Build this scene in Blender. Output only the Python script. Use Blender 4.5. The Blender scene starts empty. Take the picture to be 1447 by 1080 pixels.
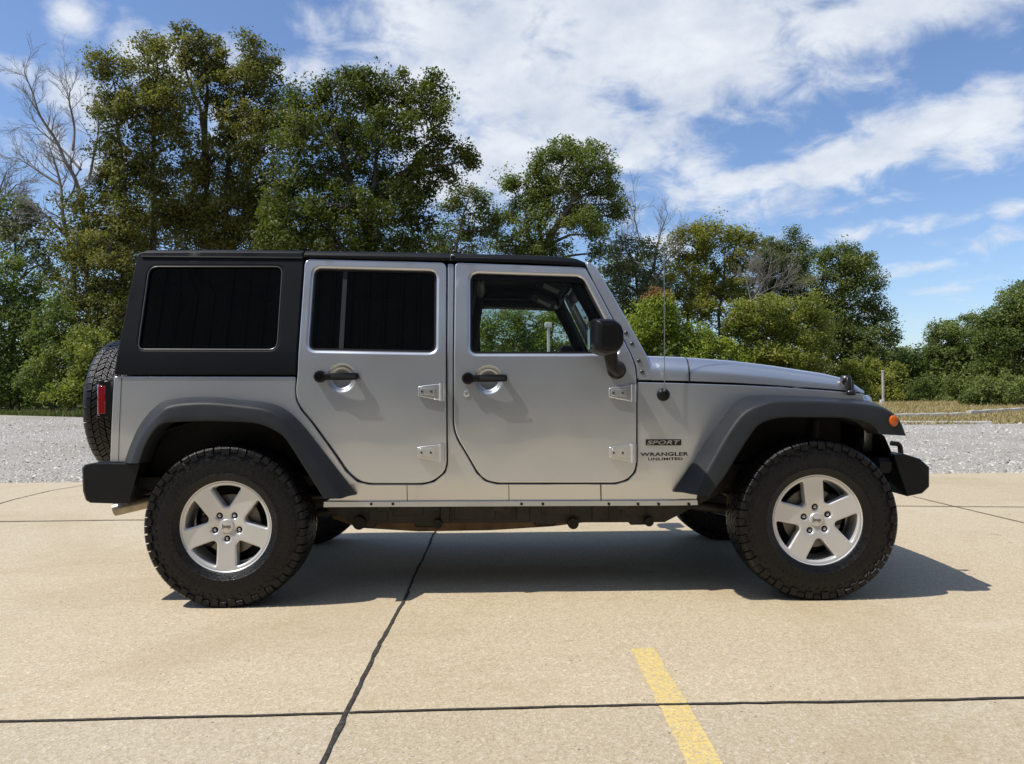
import bpy, math, random
import numpy as np
from mathutils import Matrix, Vector
from mathutils.geometry import delaunay_2d_cdt
R = math.radians
PI = math.pi
rng = np.random.default_rng(11)
random.seed(5)
scene = bpy.context.scene
COL = scene.collection

# ------------------------------------------------------------------ camera, sky, sun, exposure
CAM = np.array([1.36483, -4.72678, 1.04811])
YAW, PITCH, ROLL = .014974, .0138, .008675
FPX, PW, PH = 1087.0, 1447.0, 1080.0
_f = np.array([math.sin(YAW)*math.cos(PITCH), math.cos(YAW)*math.cos(PITCH), math.sin(PITCH)])
_r0 = np.array([math.cos(YAW), -math.sin(YAW), 0.0])
_u0 = np.cross(_r0, _f)
_r = _r0*math.cos(ROLL) - _u0*math.sin(ROLL)
_u = _u0*math.cos(ROLL) + _r0*math.sin(ROLL)
cd = bpy.data.cameras.new("camera")
cam = bpy.data.objects.new("camera", cd)
COL.objects.link(cam)
m = Matrix.Identity(4)
for i in range(3):
    m[i][0], m[i][1], m[i][2], m[i][3] = _r[i], _u[i], -_f[i], CAM[i]
cam.matrix_world = m
cd.sensor_fit = 'HORIZONTAL'
cd.sensor_width = 36.0
cd.lens = FPX/PW*36.0
cd.clip_start = .05
cd.clip_end = 3000
scene.camera = cam

SUNV = Vector((.62, .195, -1.0)).normalized()          # the way the sunlight travels
SUN_EL = math.asin(-SUNV.z)
SUN_AZ = math.atan2(-SUNV.x, -SUNV.y)                 # from +Y, clockwise
sl = bpy.data.lights.new("sun", 'SUN')
sl.energy = 4.6
sl.angle = R(.53)
sl.color = (1.0, .95, .87)
so = bpy.data.objects.new("sun", sl)
COL.objects.link(so)
so.rotation_euler = SUNV.to_track_quat('-Z', 'Y').to_euler()
so.location = (-20, -10, 40)

world = bpy.data.worlds.new("World")
scene.world = world
world.use_nodes = True


def build_sky():
    nt = world.node_tree
    N, L = nt.nodes, nt.links
    N.clear()
    out = N.new('ShaderNodeOutputWorld')
    bg = N.new('ShaderNodeBackground')
    L.new(bg.outputs[0], out.inputs[0])
    sky = N.new('ShaderNodeTexSky')
    sky.sky_type = 'NISHITA'
    sky.sun_disc = False
    sky.sun_elevation = SUN_EL
    sky.sun_rotation = SUN_AZ
    sky.air_density = 1.0
    sky.dust_density = .6
    sky.ozone_density = 2.5

    def math_(op, a, b=None, c=None, clamp=False):
        n = N.new('ShaderNodeMath'); n.operation = op; n.use_clamp = clamp
        for i, v in enumerate((a, b, c)):
            if v is None: continue
            if isinstance(v, (int, float)): n.inputs[i].default_value = v
            else: L.new(v, n.inputs[i])
        return n.outputs[0]
    tc = N.new('ShaderNodeTexCoord')
    sp = N.new('ShaderNodeSeparateXYZ')
    L.new(tc.outputs['Generated'], sp.inputs[0])
    x, y, z = sp.outputs
    az = math_('ARCTAN2', x, y)                       # radians clockwise from +Y
    el = math_('ARCSINE', z)
    # cloud layer: directions met with a flat layer high above the place
    zc = math_('MAXIMUM', math_('ADD', z, .32), .05)
    u = math_('DIVIDE', x, zc)
    v = math_('DIVIDE', y, zc)
    cv = N.new('ShaderNodeCombineXYZ')
    L.new(u, cv.inputs[0]); L.new(v, cv.inputs[1])

    def noise(vec, scale, detail, rough, loc=(0, 0, 0), sc=(1, 1, 1), rot=0, dist=0.0):
        mp = N.new('ShaderNodeMapping')
        mp.inputs['Location'].default_value = loc
        mp.inputs['Scale'].default_value = sc
        mp.inputs['Rotation'].default_value = (0, 0, rot)
        L.new(vec, mp.inputs[0])
        n = N.new('ShaderNodeTexNoise')
        n.inputs['Scale'].default_value = scale
        n.inputs['Detail'].default_value = detail
        n.inputs['Roughness'].default_value = rough
        n.inputs['Distortion'].default_value = dist
        L.new(mp.outputs[0], n.inputs[0])
        return n.outputs['Fac']
    # soft lobes that say where the cloud field is thick; measured off the photograph, kept as azimuth and elevation
    lobes = []
    for (px_, py_, rx_, ry_, tilt, w) in SKY_LOBES:
        uu, vv = (px_-723.5)/1087, (555-py_)/1087
        a_ = math.atan(uu)
        lobes.append((math.degrees(a_+YAW), math.degrees(math.atan(vv*math.cos(a_))), math.degrees(rx_/1087*math.cos(a_)**2), math.degrees(ry_/1087*math.cos(a_)), tilt, w))
    tot = None
    for a0, e0, ra, re, tilt, w in lobes:
        da = math_('MULTIPLY', math_('SUBTRACT', az, R(a0)), math.cos(R(e0)))
        de = math_('SUBTRACT', el, R(e0))
        c, s = math.cos(R(tilt)), math.sin(R(tilt))
        p = math_('MULTIPLY', math_('ADD', math_('MULTIPLY', da, c), math_('MULTIPLY', de, s)), 1/R(ra))
        q = math_('MULTIPLY', math_('SUBTRACT', math_('MULTIPLY', de, c), math_('MULTIPLY', da, s)), 1/R(re))
        d2 = math_('ADD', math_('MULTIPLY', p, p), math_('MULTIPLY', q, q))
        g = math_('MULTIPLY', math_('EXPONENT', math_('MULTIPLY', d2, -1.0)), w)
        tot = g if tot is None else math_('MAXIMUM', tot, g)
    # beyond the part of the sky the photograph shows: scattered cloud
    ma = N.new('ShaderNodeMapRange'); ma.interpolation_type = 'SMOOTHSTEP'
    ma.inputs['From Min'].default_value = R(38); ma.inputs['From Max'].default_value = R(75)
    L.new(math_('ABSOLUTE', az), ma.inputs['Value'])
    away = math_('MULTIPLY', ma.outputs[0], .36)
    tot = math_('MAXIMUM', tot, away)
    big = noise(cv.outputs[0], 2.6, 8, .60, (3.1, 1.7, 0), (1, 1, 1), R(20), .35)
    fine = noise(cv.outputs[0], 9.5, 7, .60, (7.7, 2.2, 0), (1, 1, 1), R(-25), .45)
    nz = math_('ADD', math_('MULTIPLY', big, .50), math_('MULTIPLY', fine, .50))
    dens = math_('ADD', tot, math_('MULTIPLY', math_('SUBTRACT', nz, .5), 2.5))
    mr = N.new('ShaderNodeMapRange')
    mr.interpolation_type = 'SMOOTHSTEP'
    mr.inputs['From Min'].default_value = .24
    mr.inputs['From Max'].default_value = .82
    L.new(dens, mr.inputs['Value'])
    fac = math_('MULTIPLY', mr.outputs[0], .90)
    # cloud brightness: thin edges bright, thick middles a little greyer
    thick = noise(cv.outputs[0], 6.5, 6, .6, (1.1, 9.2, 0), (1, 1, 1), R(35))
    cr = N.new('ShaderNodeValToRGB')
    cr.color_ramp.elements[0].position = .30
    cr.color_ramp.elements[0].color = (6.4, 7.0, 8.1, 1)
    cr.color_ramp.elements[1].position = .66
    cr.color_ramp.elements[1].color = (9.2, 9.5, 9.9, 1)
    L.new(thick, cr.inputs[0])
    # the blue of the clear sky
    hs = N.new('ShaderNodeMix'); hs.data_type = 'RGBA'; hs.blend_type = 'MULTIPLY'
    hs.inputs[0].default_value = 1.0
    L.new(sky.outputs[0], hs.inputs[6])
    hs.inputs[7].default_value = SKY_TINT
    mx = N.new('ShaderNodeMix'); mx.data_type = 'RGBA'
    L.new(fac, mx.inputs[0])
    L.new(hs.outputs[2], mx.inputs[6])
    L.new(cr.outputs[0], mx.inputs[7])
    L.new(mx.outputs[2], bg.inputs[0])
    bg.inputs[1].default_value = .10


SKY_TINT = (1.29, 1.37, 1.55, 1)
SKY_LOBES = [(690, 40, 230, 150, 0, .92), (960, 40, 300, 120, 0, .92), (1260, 10, 330, 62, 10, .85), (1430, -60, 200, 80, 0, .85), (760, 200, 200, 110, 0, .86), (600, 130, 90, 130, 0, .80), (930, 215, 150, 70, -25, .82), (660, 260, 110, 70, 0, .72),
             (1010, 268, 120, 36, 0, .78), (1230, 222, 240, 48, 14, .88), (1400, 180, 130, 62, 16, .88), (1120, 250, 130, 34, 8, .74), (860, 270, 120, 60, 0, .62),
             (1210, 334, 230, 17, 3, .50), (1400, 345, 90, 24, 5, .50), (1350, 415, 140, 26, 5, .44), (1230, 440, 200, 40, 0, .40), (1290, 385, 120, 18, 4, .46), (1180, 300, 120, 14, 6, .42), (1435, 300, 60, 24, 0, .5),
             (100, 18, 46, 34, 0, .66), (40, 100, 120, 44, -8, .56), (130, 140, 90, 60, 0, .66), (190, 60, 46, 34, 0, .52), (100, 230, 150, 90, 0, .52), (248, 80, 34, 40, 0, .62), (330, 70, 50, 40, 0, .55), (430, 95, 60, 30, 20, .72), (455, 70, 40, 16, 0, .55), (350, 180, 90, 80, 0, .5), (940, 340, 60, 40, 0, .4)]
build_sky()
scene.view_settings.view_transform = 'Standard'
scene.view_settings.look = 'None'
scene.view_settings.exposure = 0.0
scene.view_settings.gamma = 1.0
scene.render.engine = 'CYCLES'
try:
    scene.cycles.use_denoising = True
    scene.cycles.max_bounces = 8
    scene.cycles.transparent_max_bounces = 16
    scene.cycles.caustics_reflective = False
    scene.cycles.caustics_refractive = False
except Exception:
    pass

# ------------------------------------------------------------------ measuring: a photograph point met with a real surface
def ray(px, py):
    px = np.asarray(px, float); py = np.asarray(py, float)
    d = _f + ((px-PW/2)/FPX)[..., None]*_r - ((py-PH/2)/FPX)[..., None]*_u
    return d


def at_y(px, py, Y):
    """world point on the plane y = Y"""
    d = ray(px, py)
    t = (np.asarray(Y)-CAM[1])/d[..., 1]
    return CAM + d*t[..., None]


def at_z(px, py, Z=0.0):
    d = ray(px, py)
    t = (Z-CAM[2])/d[..., 2]
    return CAM + d*t[..., None]


SLOPE = .0083
def terrain(x, y):
    y = np.asarray(y, float)
    return np.where(y < 9, 0.0, np.where(y < 70, (y-9)*SLOPE, 61*SLOPE + (y-70)*.001))


def on_ground(px, py):
    d = ray(px, py)
    lo, hi = 1.0, 300.0
    for _ in range(60):
        mid = (lo+hi)/2
        p = CAM + d*mid
        if p[2] > float(terrain(p[0], p[1])): lo = mid
        else: hi = mid
    return CAM + d*lo

# ------------------------------------------------------------------ objects
def tag(o, label=None, cat=None, group=None, kind=None):
    if label: o['label'] = label
    if cat: o['category'] = cat
    if group: o['group'] = group
    if kind: o['kind'] = kind
    return o


def empty(name, loc, parent=None):
    o = bpy.data.objects.new(name, None)
    COL.objects.link(o)
    o.empty_display_size = .2
    o.location = loc
    if parent is not None:
        put(o, parent)
    return o


def world_of(o):
    mm = o.matrix_basis.copy()
    while o.parent is not None:
        mm = o.parent.matrix_basis @ o.matrix_parent_inverse @ mm if False else (o.parent.matrix_basis @ o.matrix_parent_inverse) @ mm
        o = o.parent
    return mm


def put(o, parent):
    """parent keeping the world place"""
    o.parent = parent
    o.matrix_parent_inverse = world_of(parent).inverted()
    return o


class MB:
    """collects shapes; build() links them as ONE mesh object"""
    def __init__(s):
        s.v = []; s.f = []; s.n = 0

    def add(s, V, F):
        V = [tuple(map(float, p)) for p in V]
        s.v += V
        k = s.n
        s.f += [tuple(i+k for i in f) for f in F]
        s.n += len(V)
        return s

    def grid(s, P, close_u=False, close_v=False, flip=False):
        """P[i][j] points -> quads"""
        nu, nv = len(P), len(P[0])
        V = [p for row in P for p in row]
        F = []
        for i in range(nu if close_u else nu-1):
            for j in range(nv if close_v else nv-1):
                a = i*nv+j; b = ((i+1) % nu)*nv+j
                c = ((i+1) % nu)*nv+(j+1) % nv; d = i*nv+(j+1) % nv
                F.append((a, d, c, b) if flip else (a, b, c, d))
        return s.add(V, F)

    def box(s, c, size, bev=0.0, rot=None):
        hx, hy, hz = size[0]/2, size[1]/2, size[2]/2
        b = min(bev, hx*.9, hy*.9, hz*.9)
        if b <= 0:
            V = [(sx*hx, sy*hy, sz*hz) for sx in (-1, 1) for sy in (-1, 1) for sz in (-1, 1)]
            F = [(0, 1, 3, 2), (4, 6, 7, 5), (0, 4, 5, 1), (2, 3, 7, 6), (0, 2, 6, 4), (1, 5, 7, 3)]
        else:
            V = []; idx = {}
            for sx in (-1, 1):
                for sy in (-1, 1):
                    for sz in (-1, 1):
                        for ax in range(3):
                            p = [sx*(hx-b), sy*(hy-b), sz*(hz-b)]
                            p[ax] = (sx*hx, sy*hy, sz*hz)[ax]
                            idx[(sx, sy, sz, ax)] = len(V); V.append(p)
            F = []
            I = idx
            for sg in (-1, 1):
                for ax in range(3):
                    o1, o2 = [a for a in range(3) if a != ax]
                    q = []
                    for (a, c2) in ((-1, -1), (1, -1), (1, 1), (-1, 1)):
                        k = [0, 0, 0]; k[ax] = sg; k[o1] = a; k[o2] = c2
                        q.append(I[(k[0], k[1], k[2], ax)])
                    if (sg > 0) == (ax == 1): q = q[::-1]
                    F.append(tuple(q))
            for ax in range(3):                        # edges along ax
                o1, o2 = [a for a in range(3) if a != ax]
                for a in (-1, 1):
                    for c2 in (-1, 1):
                        q = []
                        for (t, w) in ((-1, o1), (1, o1), (1, o2), (-1, o2)):
                            k = [0, 0, 0]; k[ax] = t; k[o1] = a; k[o2] = c2
                            q.append(I[(k[0], k[1], k[2], w)])
                        F.append(tuple(q))
            for sx in (-1, 1):
                for sy in (-1, 1):
                    for sz in (-1, 1):
                        F.append(tuple(I[(sx, sy, sz, ax)] for ax in range(3)))
        V = np.array(V, float)
        if rot is not None: V = V @ np.array(rot).T
        return s.add(V+np.array(c, float), F)

    def tube(s, path, rad, n=10, caps=True, closed=False):
        P = np.array(path, float)
        k = len(P)
        rad = np.broadcast_to(np.asarray(rad, float), (k,))
        T = np.gradient(P, axis=0)
        if closed:
            T = np.roll(P, -1, 0) - np.roll(P, 1, 0)
        T /= np.linalg.norm(T, axis=1)[:, None]+1e-12
        up = np.array([0, 0, 1.0]) if abs(T[0][2]) < .9 else np.array([1.0, 0, 0])
        rows = []
        a = np.cross(T[0], up); a /= np.linalg.norm(a)
        ang = np.linspace(0, 2*PI, n, endpoint=False)
        for i in range(k):
            a = a - T[i]*(a @ T[i]); a /= np.linalg.norm(a)
            b = np.cross(T[i], a)
            rows.append(P[i] + rad[i]*(np.cos(ang)[:, None]*a + np.sin(ang)[:, None]*b))
        s.grid(rows, close_u=closed, close_v=True, flip=True)
        if caps and not closed:
            base = s.n-k*n
            s.f.append(tuple(base+i for i in range(n)))
            s.f.append(tuple(base+(k-1)*n+i for i in reversed(range(n))))
        return s

    def lathe(s, prof, n=48, axis='Y', c=(0, 0, 0), a0=0, a1=2*PI):
        """prof: (r, h) along the axis"""
        full = abs(a1-a0-2*PI) < 1e-6
        ang = np.linspace(a0, a1, n, endpoint=not full)
        rows = []
        for r, h in prof:
            if axis == 'Y': row = [(r*math.cos(t), h, r*math.sin(t)) for t in ang]
            elif axis == 'Z': row = [(r*math.cos(t), r*math.sin(t), h) for t in ang]
            else: row = [(h, r*math.cos(t), r*math.sin(t)) for t in ang]
            rows.append([np.add(p, c) for p in row])
        return s.grid(rows, close_v=full)

    def mirror(s):
        o = MB()
        o.v = [(x, -y, z) for x, y, z in s.v]
        o.f = [tuple(reversed(f)) for f in s.f]
        o.n = s.n
        return o

    def join(s, o):
        return s.add(o.v, o.f)

    def pieces(s):
        """one MB for each connected piece"""
        par = list(range(s.n))
        def find(a):
            while par[a] != a:
                par[a] = par[par[a]]; a = par[a]
            return a
        for f in s.f:
            r0 = find(f[0])
            for k in f[1:]: par[find(k)] = r0
        grp = {}
        for i in range(s.n): grp.setdefault(find(i), []).append(i)
        out = []
        for ids in grp.values():
            mp = {a: i for i, a in enumerate(ids)}
            o = MB(); o.v = [s.v[a] for a in ids]; o.n = len(ids)
            o.f = [tuple(mp[k] for k in f) for f in s.f if f[0] in mp]
            if o.f: out.append(o)
        return out

    def build_each(s, name, mt, parent, smooth=38):
        return [p.build(name, mt, parent, smooth) for p in s.pieces()]

    def build(s, name, mt, parent=None, smooth=38, fix=True, loc=None):
        me = bpy.data.meshes.new(name)
        me.from_pydata(s.v, [], s.f)
        me.update()
        if fix:
            import bmesh
            bm = bmesh.new(); bm.from_mesh(me)
            bmesh.ops.recalc_face_normals(bm, faces=bm.faces)
            bm.to_mesh(me); bm.free()
        if smooth:
            me.shade_smooth()
            me.set_sharp_from_angle(angle=R(smooth))
        if mt is not None: me.materials.append(mt)
        o = bpy.data.objects.new(name, me)
        COL.objects.link(o)
        if loc is not None: o.location = loc
        if parent is not None: put(o, parent)
        return o

# ------------------------------------------------------------------ 2-D outlines
def smooth_poly(pts, rad, seg=5):
    """round the corners of a closed polygon; rad: one radius or one per corner"""
    P = np.array(pts, float)
    n = len(P)
    rad = np.broadcast_to(np.asarray(rad, float), (n,))
    out = []
    for i in range(n):
        p, a, b = P[i], P[i-1], P[(i+1) % n]
        da, db = a-p, b-p
        la, lb = np.linalg.norm(da), np.linalg.norm(db)
        r = min(rad[i], la*.48, lb*.48)
        if r < 1e-6:
            out.append(p); continue
        q0, q1 = p+da/la*r, p+db/lb*r
        for t in np.linspace(0, 1, seg+1):
            out.append((1-t)**2*q0+2*t*(1-t)*p+t*t*q1)
    return np.array(out)


def densify(P, step):
    P = np.array(P, float)
    out = []
    for i in range(len(P)):
        a, b = P[i], P[(i+1) % len(P)]
        k = max(1, int(np.linalg.norm(b-a)/step))
        for t in range(k): out.append(a+(b-a)*t/k)
    return np.array(out)


def ring_pts(r, n, c=(0, 0)): return np.array([(c[0]+r*math.cos(t), c[1]+r*math.sin(t)) for t in np.linspace(0, 2*PI, n, endpoint=False)])


def clean(P, eps=1e-4):
    out = [P[0]]
    for p in P[1:]:
        if np.linalg.norm(p-out[-1]) > eps: out.append(p)
    if np.linalg.norm(out[0]-out[-1]) < eps: out.pop()
    return np.array(out)


def area(P):
    x, y = P[:, 0], P[:, 1]
    return .5*np.sum(x*np.roll(y, -1)-y*np.roll(x, -1))


def inset(P, d):
    """move a CCW loop inwards by d"""
    n = len(P)
    a = P-np.roll(P, 1, 0); b = np.roll(P, -1, 0)-P
    a /= np.linalg.norm(a, axis=1)[:, None]; b /= np.linalg.norm(b, axis=1)[:, None]
    na = np.stack([-a[:, 1], a[:, 0]], 1); nb = np.stack([-b[:, 1], b[:, 0]], 1)
    mm = na+nb
    l = np.linalg.norm(mm, axis=1)[:, None]
    mm /= np.maximum(l, 1e-6)
    c = np.clip((mm*na).sum(1), .4, 1)[:, None]
    return P+mm*d/c


def inside(P, Q):
    x, y = Q[:, 0], Q[:, 1]
    r = np.zeros(len(Q), bool)
    for i in range(len(P)):
        x0, y0 = P[i-1]; x1, y1 = P[i]
        c = ((y0 > y) != (y1 > y))
        with np.errstate(divide='ignore', invalid='ignore'):
            r ^= c & (x < (x1-x0)*(y-y0)/(y1-y0+1e-30)+x0)
    return r


def panel(mb, outline, holes, fmap, thick=.03, bev=.005, hbev=.006, step=.06, grid=.08, sheet=False, hdepth=None):
    """sheet-metal panel: a 2-D outline with holes, laid on the surface fmap(u, v, depth) with rounded edges and returns"""
    O = clean(densify(np.array(outline, float), step))
    if area(O) < 0: O = O[::-1]
    H = []
    for h in holes:
        h = clean(densify(np.array(h, float), step))
        if area(h) > 0: h = h[::-1]                    # CW: 'inset' grows the hole
        H.append(h)
    loops = [(O, bev)] + [(h, hbev) for h in H]
    inner = [L if sheet else inset(L, b) for L, b in loops]
    V2 = []; E = []
    for L in inner:
        k = len(V2)
        V2 += [tuple(p) for p in L]
        E += [(k+i, k+(i+1) % len(L)) for i in range(len(L))]
    nb = len(V2)
    lo, hi = inner[0].min(0), inner[0].max(0)
    gx, gy = np.meshgrid(np.arange(lo[0]+grid*.53, hi[0], grid), np.arange(lo[1]+grid*.47, hi[1], grid))
    G = np.stack([gx.ravel(), gy.ravel()], 1)
    if len(G):
        ok = inside(inner[0], G)
        for L in inner[1:]: ok &= ~inside(L, G)
        G = G[ok]
        if len(G):
            allb = np.vstack(inner)
            d = np.sqrt(((G[:, None]-allb[None])**2).sum(2)).min(1)
            G = G[d > grid*.35]
        V2 += [tuple(p) for p in G]
    r = delaunay_2d_cdt([Vector(p) for p in V2], E, [], 0, 1e-7)
    ov = np.array([tuple(p) for p in r[0]])
    T = np.array([t for t in r[2] if len(t) == 3])
    C = ov[T].mean(1)
    ok = inside(inner[0], C)
    for L in inner[1:]: ok &= ~inside(L, C)
    T = T[ok]
    mb.add([fmap(p[0], p[1], 0.0) for p in ov], [tuple(t) for t in T])
    if not sheet:
        for (L, b), I in zip(loops, inner):
            hd = thick if (hdepth is None or L is O) else hdepth
            rows = []
            for k in (0, 1, 2, 3):
                t = k/3*PI/2
                Q = inset(L, b*(1-math.sin(t)))
                rows.append([fmap(p[0], p[1], b*(1-math.cos(t))) for p in Q])
            rows.append([fmap(p[0], p[1], max(hd, b*1.1)) for p in L])
            mb.grid(rows, close_v=True, flip=True)
    return mb

# ------------------------------------------------------------------ materials
def new_mat(name):
    mt = bpy.data.materials.new(name)
    mt.use_nodes = True
    nt = mt.node_tree
    return mt, nt, nt.nodes, nt.links, nt.nodes['Principled BSDF']


def mat(name, col, rough=.5, metal=0.0, coat=0.0, spec=.5, var=.0, vscale=8.0, bump=0.0, bscale=60.0, rvar=.0):
    mt, nt, N, L, b = new_mat(name)
    b.inputs['Base Color'].default_value = (*col, 1)
    b.inputs['Roughness'].default_value = rough
    b.inputs['Metallic'].default_value = metal
    b.inputs['Coat Weight'].default_value = coat
    b.inputs['Coat Roughness'].default_value = .06
    b.inputs['Specular IOR Level'].default_value = spec
    tc = N.new('ShaderNodeTexCoord')
    if var or rvar:
        n = N.new('ShaderNodeTexNoise')
        n.inputs['Scale'].default_value = vscale
        n.inputs['Detail'].default_value = 6
        n.inputs['Roughness'].default_value = .65
        L.new(tc.outputs['Object'], n.inputs[0])
        if var:
            r = N.new('ShaderNodeValToRGB')
            r.color_ramp.elements[0].position = .3
            r.color_ramp.elements[1].position = .7
            r.color_ramp.elements[0].color = (*[c*(1-var) for c in col], 1)
            r.color_ramp.elements[1].color = (*[min(1, c*(1+var)) for c in col], 1)
            L.new(n.outputs[0], r.inputs[0])
            L.new(r.outputs[0], b.inputs['Base Color'])
        if rvar:
            mr = N.new('ShaderNodeMapRange')
            mr.inputs['From Min'].default_value = .3; mr.inputs['From Max'].default_value = .7
            mr.inputs['To Min'].default_value = max(0, rough-rvar); mr.inputs['To Max'].default_value = min(1, rough+rvar)
            L.new(n.outputs[0], mr.inputs[0]); L.new(mr.outputs[0], b.inputs['Roughness'])
    if bump:
        n2 = N.new('ShaderNodeTexNoise')
        n2.inputs['Scale'].default_value = bscale
        n2.inputs['Detail'].default_value = 4
        L.new(tc.outputs['Object'], n2.inputs[0])
        bp = N.new('ShaderNodeBump')
        bp.inputs['Strength'].default_value = bump
        bp.inputs['Distance'].default_value = .01
        L.new(n2.outputs[0], bp.inputs['Height'])
        L.new(bp.outputs[0], b.inputs['Normal'])
    return mt


def glass(name, tint, refl=1.0):
    mt, nt, N, L, b = new_mat(name)
    N.remove(b)
    out = N['Material Output']
    tr = N.new('ShaderNodeBsdfTransparent'); tr.inputs[0].default_value = (*tint, 1)
    gl = N.new('ShaderNodeBsdfGlossy'); gl.inputs['Roughness'].default_value = .015
    gl.inputs[0].default_value = (refl, refl, refl, 1)
    fr = N.new('ShaderNodeFresnel'); fr.inputs[0].default_value = 1.5
    mx = N.new('ShaderNodeMixShader')
    L.new(fr.outputs[0], mx.inputs[0]); L.new(tr.outputs[0], mx.inputs[1]); L.new(gl.outputs[0], mx.inputs[2])
    L.new(mx.outputs[0], out.inputs[0])
    return mt


def paint_mat():
    mt, nt, N, L, b = new_mat('silver_metallic_paint')
    b.inputs['Base Color'].default_value = (.62, .645, .675, 1)
    b.inputs['Metallic'].default_value = .80
    b.inputs['Roughness'].default_value = .40
    b.inputs['Coat Weight'].default_value = .9
    b.inputs['Coat Roughness'].default_value = .03
    tc = N.new('ShaderNodeTexCoord')
    n = N.new('ShaderNodeTexNoise'); n.inputs['Scale'].default_value = 900; n.inputs['Detail'].default_value = 1
    L.new(tc.outputs['Object'], n.inputs[0])
    n2 = N.new('ShaderNodeTexNoise'); n2.inputs['Scale'].default_value = 2.2; n2.inputs['Detail'].default_value = 5
    L.new(tc.outputs['Object'], n2.inputs[0])
    mr = N.new('ShaderNodeMapRange')
    mr.inputs['From Min'].default_value = .3; mr.inputs['From Max'].default_value = .7
    mr.inputs['To Min'].default_value = .28; mr.inputs['To Max'].default_value = .35
    L.new(n2.outputs[0], mr.inputs[0]); L.new(mr.outputs[0], b.inputs['Roughness'])
    bp = N.new('ShaderNodeBump'); bp.inputs['Strength'].default_value = .05; bp.inputs['Distance'].default_value = .0008
    n3 = N.new('ShaderNodeTexNoise'); n3.inputs['Scale'].default_value = 3.2; n3.inputs['Detail'].default_value = 1
    L.new(tc.outputs['Object'], n3.inputs[0])
    bw = N.new('ShaderNodeBump'); bw.inputs['Strength'].default_value = .35; bw.inputs['Distance'].default_value = .02
    L.new(n3.outputs[0], bw.inputs['Height']); L.new(bw.outputs[0], b.inputs['Coat Normal']); L.new(bw.outputs[0], bp.inputs['Normal'])
    L.new(n.outputs[0], bp.inputs['Height']); L.new(bp.outputs[0], b.inputs['Normal'])
    return mt


M = {}
M['paint'] = paint_mat()
M['hardtop'] = mat('black_textured_hardtop', (.0036, .0050, .0078), .50, spec=.20, var=.12, vscale=3, bump=.10, bscale=900, rvar=.05)
M['flare'] = mat('grained_dark_plastic', (.023, .026, .029), .46, spec=.28, var=.14, vscale=5, bump=.18, bscale=700, rvar=.07)
M['bumper'] = mat('black_bumper_plastic', (.0085, .0095, .0115), .44, spec=.28, var=.15, vscale=6, bump=.15, bscale=700, rvar=.06)
M['rubber'] = mat('tyre_rubber', (.0042, .0042, .0048), .33, var=.3, vscale=60, bump=.35, bscale=260, rvar=.16, spec=.36)
M['alloy'] = mat('painted_alloy', (.70, .70, .69), .34, .45, coat=.3, var=.03)
M['chrome'] = mat('lug_chrome', (.55, .55, .56), .22, 1.0)
M['hinge'] = mat('satin_hinge_metal', (.66, .67, .68), .28, .75, coat=.3, var=.05, vscale=40)
M['steel'] = mat('brake_steel', (.22, .20, .18), .45, .8, var=.2, vscale=20)
M['dark'] = mat('dark_underbody', (.012, .011, .010), .75, var=.4, vscale=14, bump=.3, bscale=40)
M['frame'] = mat('chassis_black_paint', (.022, .018, .0145), .55, var=.75, vscale=9, bump=.2, bscale=60)
M['rust'] = mat('rusty_brown_steel', (.16, .10, .055), .7, .2, var=.5, vscale=9, bump=.3, bscale=50)
M['seal'] = mat('black_rubber_seal', (.010, .010, .011), .5)
M['trim'] = mat('black_trim', (.0065, .0068, .008), .40, var=.1, spec=.22)
M['cloth'] = mat('dark_seat_cloth', (.03, .03, .032), .9, var=.2, vscale=60)
M['liner'] = mat('grey_headliner', (.075, .075, .075), .9)
M['red'] = mat('red_lens', (.24, .0045, .008), .12, coat=.8)
M['amber'] = mat('amber_lens', (.50, .10, .008), .18, coat=.6)
M['clear'] = mat('headlamp_lens', (.65, .66, .66), .12, .3, coat=.8)
M['tint'] = glass('dark_tinted_glass', (.018, .019, .020))
M['pane'] = glass('clear_window_glass', (.68, .73, .70), 1.0)
M['shade_band'] = glass('smoked_plastic', (.05, .05, .055))
M['mirror'] = mat('mirror_glass', (.10, .11, .12), .02, 1.0)
M['decal'] = mat('black_badge', (.012, .012, .013), .35)
M['decal_silver'] = mat('silver_badge_letters', (.50, .50, .50), .35, .7)
M['white'] = mat('white_label', (.75, .75, .72), .6)
M['ball'] = mat('antenna_steel', (.5, .5, .48), .3, .9)
M['lip'] = mat('satin_highlight_lip', (.07, .073, .078), .30, coat=.4)  # lighter than the hardtop, standing in for sunlight on the window bevel
M['bolt'] = mat('dark_bolt', (.08, .08, .085), .35, .8)
M['pipe'] = mat('tailpipe_steel', (.34, .29, .22), .38, .85, var=.25, vscale=20)

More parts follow.
